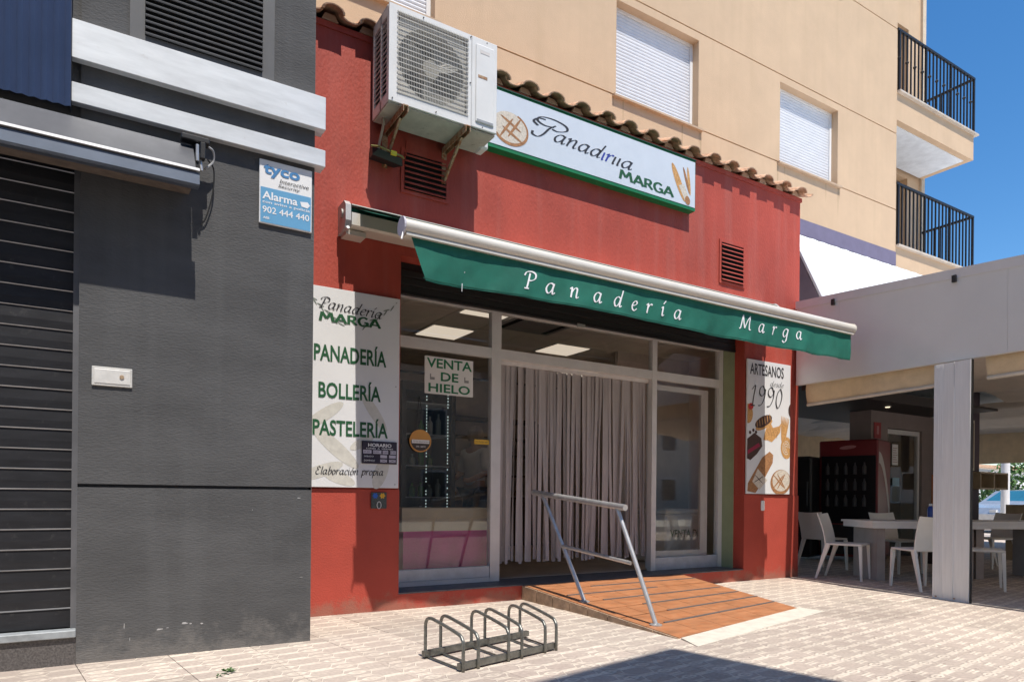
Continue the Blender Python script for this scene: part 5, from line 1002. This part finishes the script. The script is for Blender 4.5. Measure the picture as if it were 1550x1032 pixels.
# cabinets and picture right of the column
sh_ = base('cafe_sideboard', 'pale wooden sideboard with open boxes behind the terrace chairs', 'sideboard', (14.3, 5.9, 0))
WP = mat('pale_wood', (.4,.3,.19), .6, var=.15)
mk('sideboard_body', MB().box(13.5, 13.54, 5.2, 5.6, 0, .95).box(14.9, 14.94, 5.2, 5.6, 0, .95).box(13.54, 14.9, 5.2, 5.6, .9, .95).box(13.54, 14.9, 5.56, 5.6, 0, .9).box(14.1, 14.14, 5.2, 5.56, .1, .9), WP, sh_)
mk('shelf', MB().box(13.54, 14.1, 5.2, 5.56, .5, .53), WP, sh_); mk('shelf', MB().box(14.14, 14.9, 5.2, 5.56, .5, .53), WP, sh_)
bx_ = base('wooden_crate_box', 'pale wooden box shelf hanging above the sideboard beside the dark pillar', 'shelf', (14, 6.2, 1.3)); mk('box_frame', MB().box(13.5, 14.55, 6.0, 6.2, 1.22, 1.25).box(13.5, 14.55, 6.0, 6.2, 1.5, 1.53).box(13.5, 13.53, 6.0, 6.2, 1.25, 1.5).box(14.52, 14.55, 6.0, 6.2, 1.25, 1.5).box(14.0, 14.03, 6.0, 6.2, 1.25, 1.5), WP, bx_); mk('back_board', MB().box(13.53, 14.52, 6.19, 6.2, 1.25, 1.5), mat('board_tan', (.33,.24,.14), .7), bx_)
pf = base('tall_picture_frame', 'tall cream framed picture on the dark pillar right of the column', 'picture', (13.4, 6.1, 1.8)); mk('frame', MB().box(13.25, 13.5, 6.1, 6.13, 1.55, 2.45), mat('frame_cream', (.5,.44,.33), .6), pf); mk('picture', MB().box(13.29, 13.46, 6.095, 6.0995, 1.6, 2.4), mat('picture_brown', (.2,.12,.07), .7, var=.4, scale=12), pf)
of = base('orange_frame', 'orange wooden frame leaning by the cafe door left of the column', 'frame', (11.6, 5.8, 0)); OW = mat('orange_wood', (.42,.14,.03), .5); mk('frame', MB().box(11.42, 11.48, 5.72, 5.78, .72, 1.42).box(11.9, 11.96, 5.72, 5.78, .72, 1.42).box(11.48, 11.9, 5.72, 5.78, 1.36, 1.42).box(11.48, 11.9, 5.72, 5.78, .72, .78), OW, of); mk('stand', MB().box(11.4, 12.0, 5.6, 5.9, 0, .7195), mat('dark_stand', (.05,.04,.035), .6), of)
# ---------------------------------------------------------------- weeds
GRS = mat('weed_green', (.06,.13,.03), .7, var=.3, scale=30)
def weed(x, y, h, n, lab, seed):
    random.seed(seed); t = base('weed', lab, 'weed', (x, y, 0)); m_ = MB()
    for k in range(n):
        a = random.uniform(0, 6.28); l = random.uniform(.4, 1)*h; zz = random.uniform(.2, 1)*h*.6; dx, dy = math.cos(a)*l, math.sin(a)*l; px, py = -math.sin(a)*l*.22, math.cos(a)*l*.22
        lf = MB().quad((x+dx*.25,y+dy*.25,zz*.4), (x+dx*.6+px,y+dy*.6+py,zz), (x+dx,y+dy,zz*.9), (x+dx*.6-px,y+dy*.6-py,zz)); mk('leaf', lf, GRS, t)
weed(.66, 4.08, .05, 16, 'small green weed growing from a paving joint below the grey wall', 3)
weed(.60, 4.02, .03, 8, 'tiny weed sprig just left of the larger weed on the paving', 5)
weed(1.30, 5.6, .05, 10, 'pale weed tuft in the corner between grey pier and red wall', 9)
# ---------------------------------------------------------------- beyond the terrace
LEAFM = [mat('hedge_leaf', (.07,.15,.025), .6, var=.4, scale=3), mat('hedge_leaf_dark', (.035,.09,.02), .6, var=.4, scale=3)]
def foliage(cx, cy, cz, rx, ry, rz, n, s, seed):
    random.seed(seed); m_ = MB()
    for _ in range(n):
        while True:
            p = Vector([random.uniform(-1, 1) for _ in range(3)])
            if p.length < 1 and p.length > random.uniform(.1, .9): break
        q = Vector((cx+p.x*rx, cy+p.y*ry, cz+p.z*rz)); a = Vector([random.uniform(-1,1) for _ in range(3)]).normalized()*s; b_ = a.cross(Vector([random.uniform(-1,1) for _ in range(3)])).normalized()*s*.5
        m_.quad(q-a, q+b_, q+a, q-b_)
    return m_
for i, (x, y, lab) in enumerate(((19.4,13.5,'bright green shrub seen through the passage left of the drinks machine'),(22.6,15.6,'second shrub in the garden beyond the passage, behind the person'),(29.5,11.5,'green garden shrub beyond the parked car at the right edge'),(32,15.5,'shrub far behind the pale post right of the column'))):
    t = base('garden_shrub', lab, 'shrub', (x, y, 0), 'shrubs in the garden beyond the terrace')
    mk('foliage', foliage(x, y, 1.3, 1.5, 1.5, 1.4, 2600, .09, 20+i), LEAFM[i % 2], t); mk('stem', MB().tube([(x,y,0),(x+.1,y,1.3)], .05, 6), TERRA, t)
for i, (x, y) in enumerate(((22, 20), (27, 22), (38, 20), (42, 14))):
    t = base('garden_tree', ('leafy tree behind the shrubs beyond the passage', 'tall leafy tree far beyond the drinks machine', 'broad tree far beyond the parked car', 'tree at the far right beyond the pale post')[i], 'tree', (x, y, 0))
    mk('trunk', MB().tube([(x,y,0),(x+.1,y,1.4),(x,y+.1,2.6)], .16, 8, r1=.08), TERRA, t); mk('crown', foliage(x, y, 3.2, 2.2, 2.2, 1.6, 3000, .16, 40+i), LEAFM[(i+1) % 2], t)
cr_ = base('parked_car', 'silver parked car with blue tinted windscreen beyond the terrace', 'car', (25.6, 10.2, 0))
CRM = Matrix.Translation((26.3, 10.2, 0)) @ Matrix.Rotation(R(-20), 4, 'Z'); CAR = mat('car_silver', (.5,.53,.56), .25, .5)
body = [(-2.1,.35),(-2.15,.6),(-2.0,.8),(-1.2,.92),(-.5,1.35),(.6,1.42),(1.4,1.3),(2.0,.95),(2.15,.7),(2.1,.35)]
m_ = MB(); m_.m = CRM; m_.prism([(x, -.82, z) for x, z in body], (0, 1.64, 0)); mk('body', m_, CAR, cr_)
m_ = MB(); m_.m = CRM; m_.quad((-1.15,-.7,.945),(-1.15,.7,.945),(-.52,.6,1.362),(-.52,-.6,1.362)); mk('windscreen', m_, mat('car_glass', (.03,.16,.24), .1), cr_)
m_ = MB(); m_.m = CRM; m_.prism([(-1.0,-.83,.95),(-.48,-.83,1.3),(.55,-.83,1.36),(1.3,-.83,1.2),(1.5,-.83,.95)], (0,.008,0)); mk('side_window', m_, bpy.data.materials['car_glass'], cr_)
for a in (-1.35, 1.35):
    for b_ in (-.84, .68):
        m_ = MB(); m_.m = CRM; m_.tube([(a, b_, .32), (a, b_+.18, .32)], .32, 18); wh = mk('wheel', m_, BLACK, cr_, smooth=True); m_ = MB(); m_.m = CRM; m_.tube([(a, b_-.01, .32), (a, b_+.19, .32)], .19, 14); mk('rim', m_, GALV, wh)
for b_ in (-.72, .5): 
    m_ = MB(); m_.m = CRM; m_.box(-2.12, -2.05, b_, b_+.24, .62, .74); mk('headlight', m_, WHITE, cr_)
po_ = base('pale_post', 'pale round post standing behind the parked car', 'post', (22.5, 9.35, 0)); mk('shaft', MB().tube([(22.5,9.35,0),(22.5,9.35,4.5)], .11, 12), WHITE, po_, smooth=True); mk('foot', MB().lathe([(.22,0),(.22,.04),(.13,.1)], 22.5, 9.35, 12), CONC, po_)
hs = base('far_house', 'white low house with dark windows beyond the garden', 'house', (45, 22, 0))
mk('wall', MB().box(38, 62, 24, 30, 0, 3.4), WHITE, hs); mk('roof', MB().box(37.6, 62.4, 23.6, 30.4, 3.4, 3.6), TERRA, hs)
for k in range(7): f0 = mk('window', MB().box(39+k*3.2, 40.6+k*3.2, 23.93, 23.99, 1, 2.4), WHITE, hs); mk('pane', MB().box(39.08+k*3.2, 40.52+k*3.2, 23.9, 23.925, 1.08, 2.32), mat('far_glass', (.05,.06,.08), .1) if k == 0 else bpy.data.materials['far_glass'], f0)
cp2 = base('carport', 'dark metal carport roof beyond the parked cars', 'carport', (30, 14, 0)); mk('roof', MB().box(28, 36, 15.5, 18, 2.4, 2.5), mat('carport_grey', (.2,.21,.22), .5), cp2)
for a in (28.1, 32, 35.9): mk('post', MB().tube([(a,15.6,0),(a,15.6,2.4)], .05, 8), GALV, cp2)
# ---------------------------------------------------------------- people
SKIN = mat('skin', (.42,.24,.16), .5); 
def person(loc, rot, joints, edges, shirt, trousers, hair, label, k=1.0):
    t = base('person', label, 'person', loc); 
    def skinmesh(name, names, rad, m, grow=0):
        idx = {n_: i for i, n_ in enumerate(names)}; me = bpy.data.meshes.new(name)
        me.from_pydata([joints[n_][0] for n_ in names], [(idx[a], idx[b_]) for a, b_ in edges if a in idx and b_ in idx], []); me.materials.append(m)
        o = bpy.data.objects.new(name, me); C.objects.link(o); o.parent = t
        sk = o.modifiers.new('s', 'SKIN'); sk.use_smooth_shade = True; ss = o.modifiers.new('u', 'SUBSURF'); ss.levels = ss.render_levels = 2
        for i, n_ in enumerate(names):
            r_ = joints[n_][1]+grow; me.skin_vertices[0].data[i].radius = (r_, r_) ; me.skin_vertices[0].data[i].use_root = (i == 0)
        return o
    names = list(joints); skinmesh('body', names, None, SKIN)
    skinmesh('shirt', [n_ for n_ in names if n_ in ('pelvis','belly','chest','upper','shl','shr','ell_','elr')], None, shirt, .018)
    skinmesh('trousers', [n_ for n_ in names if n_ in ('pelvis','hipl','hipr','kneel','kneer','ankl','ankr')], None, trousers, .014)
    h = joints['head'][0]; hm = MB().lathe([(.01, h[2]+.135), (.07, h[2]+.12), (.105, h[2]+.06), (.108, h[2]), (.09, h[2]-.06)], h[0], h[1]+.015, 14)
    me = bpy.data.meshes.new('hair'); me.from_pydata(hm.v, [], hm.f); me.materials.append(hair); o = bpy.data.objects.new('hair', me); C.objects.link(o); o.parent = t
    t.rotation_euler = (0, 0, rot); t.scale = (k, k, k); return t
J = {'pelvis':((0,0,.95),.13),'belly':((0,0,1.1),.12),'chest':((0,0,1.28),.13),'upper':((0,0,1.42),.1),'neck':((0,0,1.5),.05),'head':((0,-.01,1.62),.095),'crown':((0,0,1.7),.07),
 'shl':((-.17,0,1.42),.055),'ell_':((-.24,-.03,1.15),.042),'wrl':((-.1,-.24,1.08),.03),'handl':((-.04,-.3,1.09),.035),'shr':((.17,0,1.42),.055),'elr':((.24,-.03,1.15),.042),'wrr':((.12,-.22,1.05),.03),'handr':((.07,-.28,1.06),.035),
 'hipl':((-.09,0,.88),.09),'kneel':((-.1,-.02,.48),.06),'ankl':((-.1,0,.08),.04),'footl':((-.1,-.14,.04),.04),'hipr':((.09,0,.88),.09),'kneer':((.1,-.02,.48),.06),'ankr':((.1,0,.08),.04),'footr':((.1,-.14,.04),.04)}
ED = [('pelvis','belly'),('belly','chest'),('chest','upper'),('upper','neck'),('neck','head'),('head','crown'),('upper','shl'),('shl','ell_'),('ell_','wrl'),('wrl','handl'),('upper','shr'),('shr','elr'),('elr','wrr'),('wrr','handr'),('pelvis','hipl'),('hipl','kneel'),('kneel','ankl'),('ankl','footl'),('pelvis','hipr'),('hipr','kneer'),('kneer','ankr'),('ankr','footr')]
HAIR = mat('dark_hair', (.03,.02,.015), .6)
person((4.18, 7.7, .15), R(-75), J, ED, mat('white_shirt', (.6,.6,.6), .8), mat('dark_trousers', (.03,.03,.04), .8), mat('grey_hair', (.25,.22,.2), .7), 'person in a white shirt with arms bent, standing behind the left window beside the fridge')
JS = dict(J)
for n_ in ('kneel','kneer'): JS[n_] = ((J[n_][0][0], -.42, .9), .06)
for n_ in ('ankl','ankr'): JS[n_] = ((J[n_][0][0], -.44, .5), .04)
for n_ in ('footl','footr'): JS[n_] = ((J[n_][0][0], -.56, .47), .035)
person((17.95, 12.2, -.42), R(60), JS, ED, mat('white_vest', (.7,.68,.66), .8), mat('dark_shorts', (.05,.05,.08), .8), HAIR, 'person in a pale top with bare arms sitting beyond the passage')
ch_ = copy_tree(c0); ch_.location = (17.95, 12.2, 0); ch_.rotation_euler = (0, 0, R(60+180)); ch_['label'] = 'chair under the person sitting beyond the passage'
# ---------------------------------------------------------------- house across the pavement, behind the viewpoint (casts the shade in front)
H_ = 9.2; cx_, cy_ = 3.314-.05*H_/2.2, 3.336-H_/2.2
ob_ = base('opposite_house', 'plain three storey house behind the viewer whose corner shades the paving', 'building', (cx_-5, cy_-4, 0))
om = MB(); om.m = Matrix.Translation((cx_, cy_, 0)) @ Matrix.Rotation(R(11.5), 4, 'Z')
om.box(-11, 0, -8, 0, -.01, H_); mk('wall', om, mat('opposite_render', (.5,.44,.36), .85, var=.08), ob_)
for fl_ in range(3):
    for k in range(4):
        a = -10.2+k*2.6; z = .9+fl_*3
        m_ = MB(); m_.m = om.m; m_.box(a, a+1.3, .001, .03, z, z+1.4); f0 = mk('window', m_, WHITE, ob_); m_ = MB(); m_.m = om.m; m_.box(a+.08, a+1.22, .031, .036, z+.08, z+1.32); mk('pane', m_, bpy.data.materials['far_glass'], f0)

for i, (x, w_, h, col) in enumerate(((6, 13, 8.5, (.6,.5,.4)), (21, 15, 11, (.66,.6,.52)), (38, 20, 9.5, (.5,.38,.3)))):
    nb_ = base('street_house', ('ochre house across the street mirrored in the left shop window', 'pale taller house across the street mirrored in the shop glass', 'brown long house farthest along the opposite side of the street')[i], 'building', (x, -17, 0))
    mk('wall', MB().box(x, x+w_, -24, -17, -.01, h), mat('street_render', col, .85, var=.1), nb_)
    for fl_ in range(3):
        for k in range(int(w_/3)):
            a = x+.9+k*3; z = .8+fl_*2.9
            if z+1.4 < h: f0 = mk('window', MB().box(a, a+1.3, -16.99, -16.96, z, z+1.4), WHITE, nb_); mk('pane', MB().box(a+.08, a+1.22, -16.955, -16.95, z+.08, z+1.32), bpy.data.materials['far_glass'], f0)
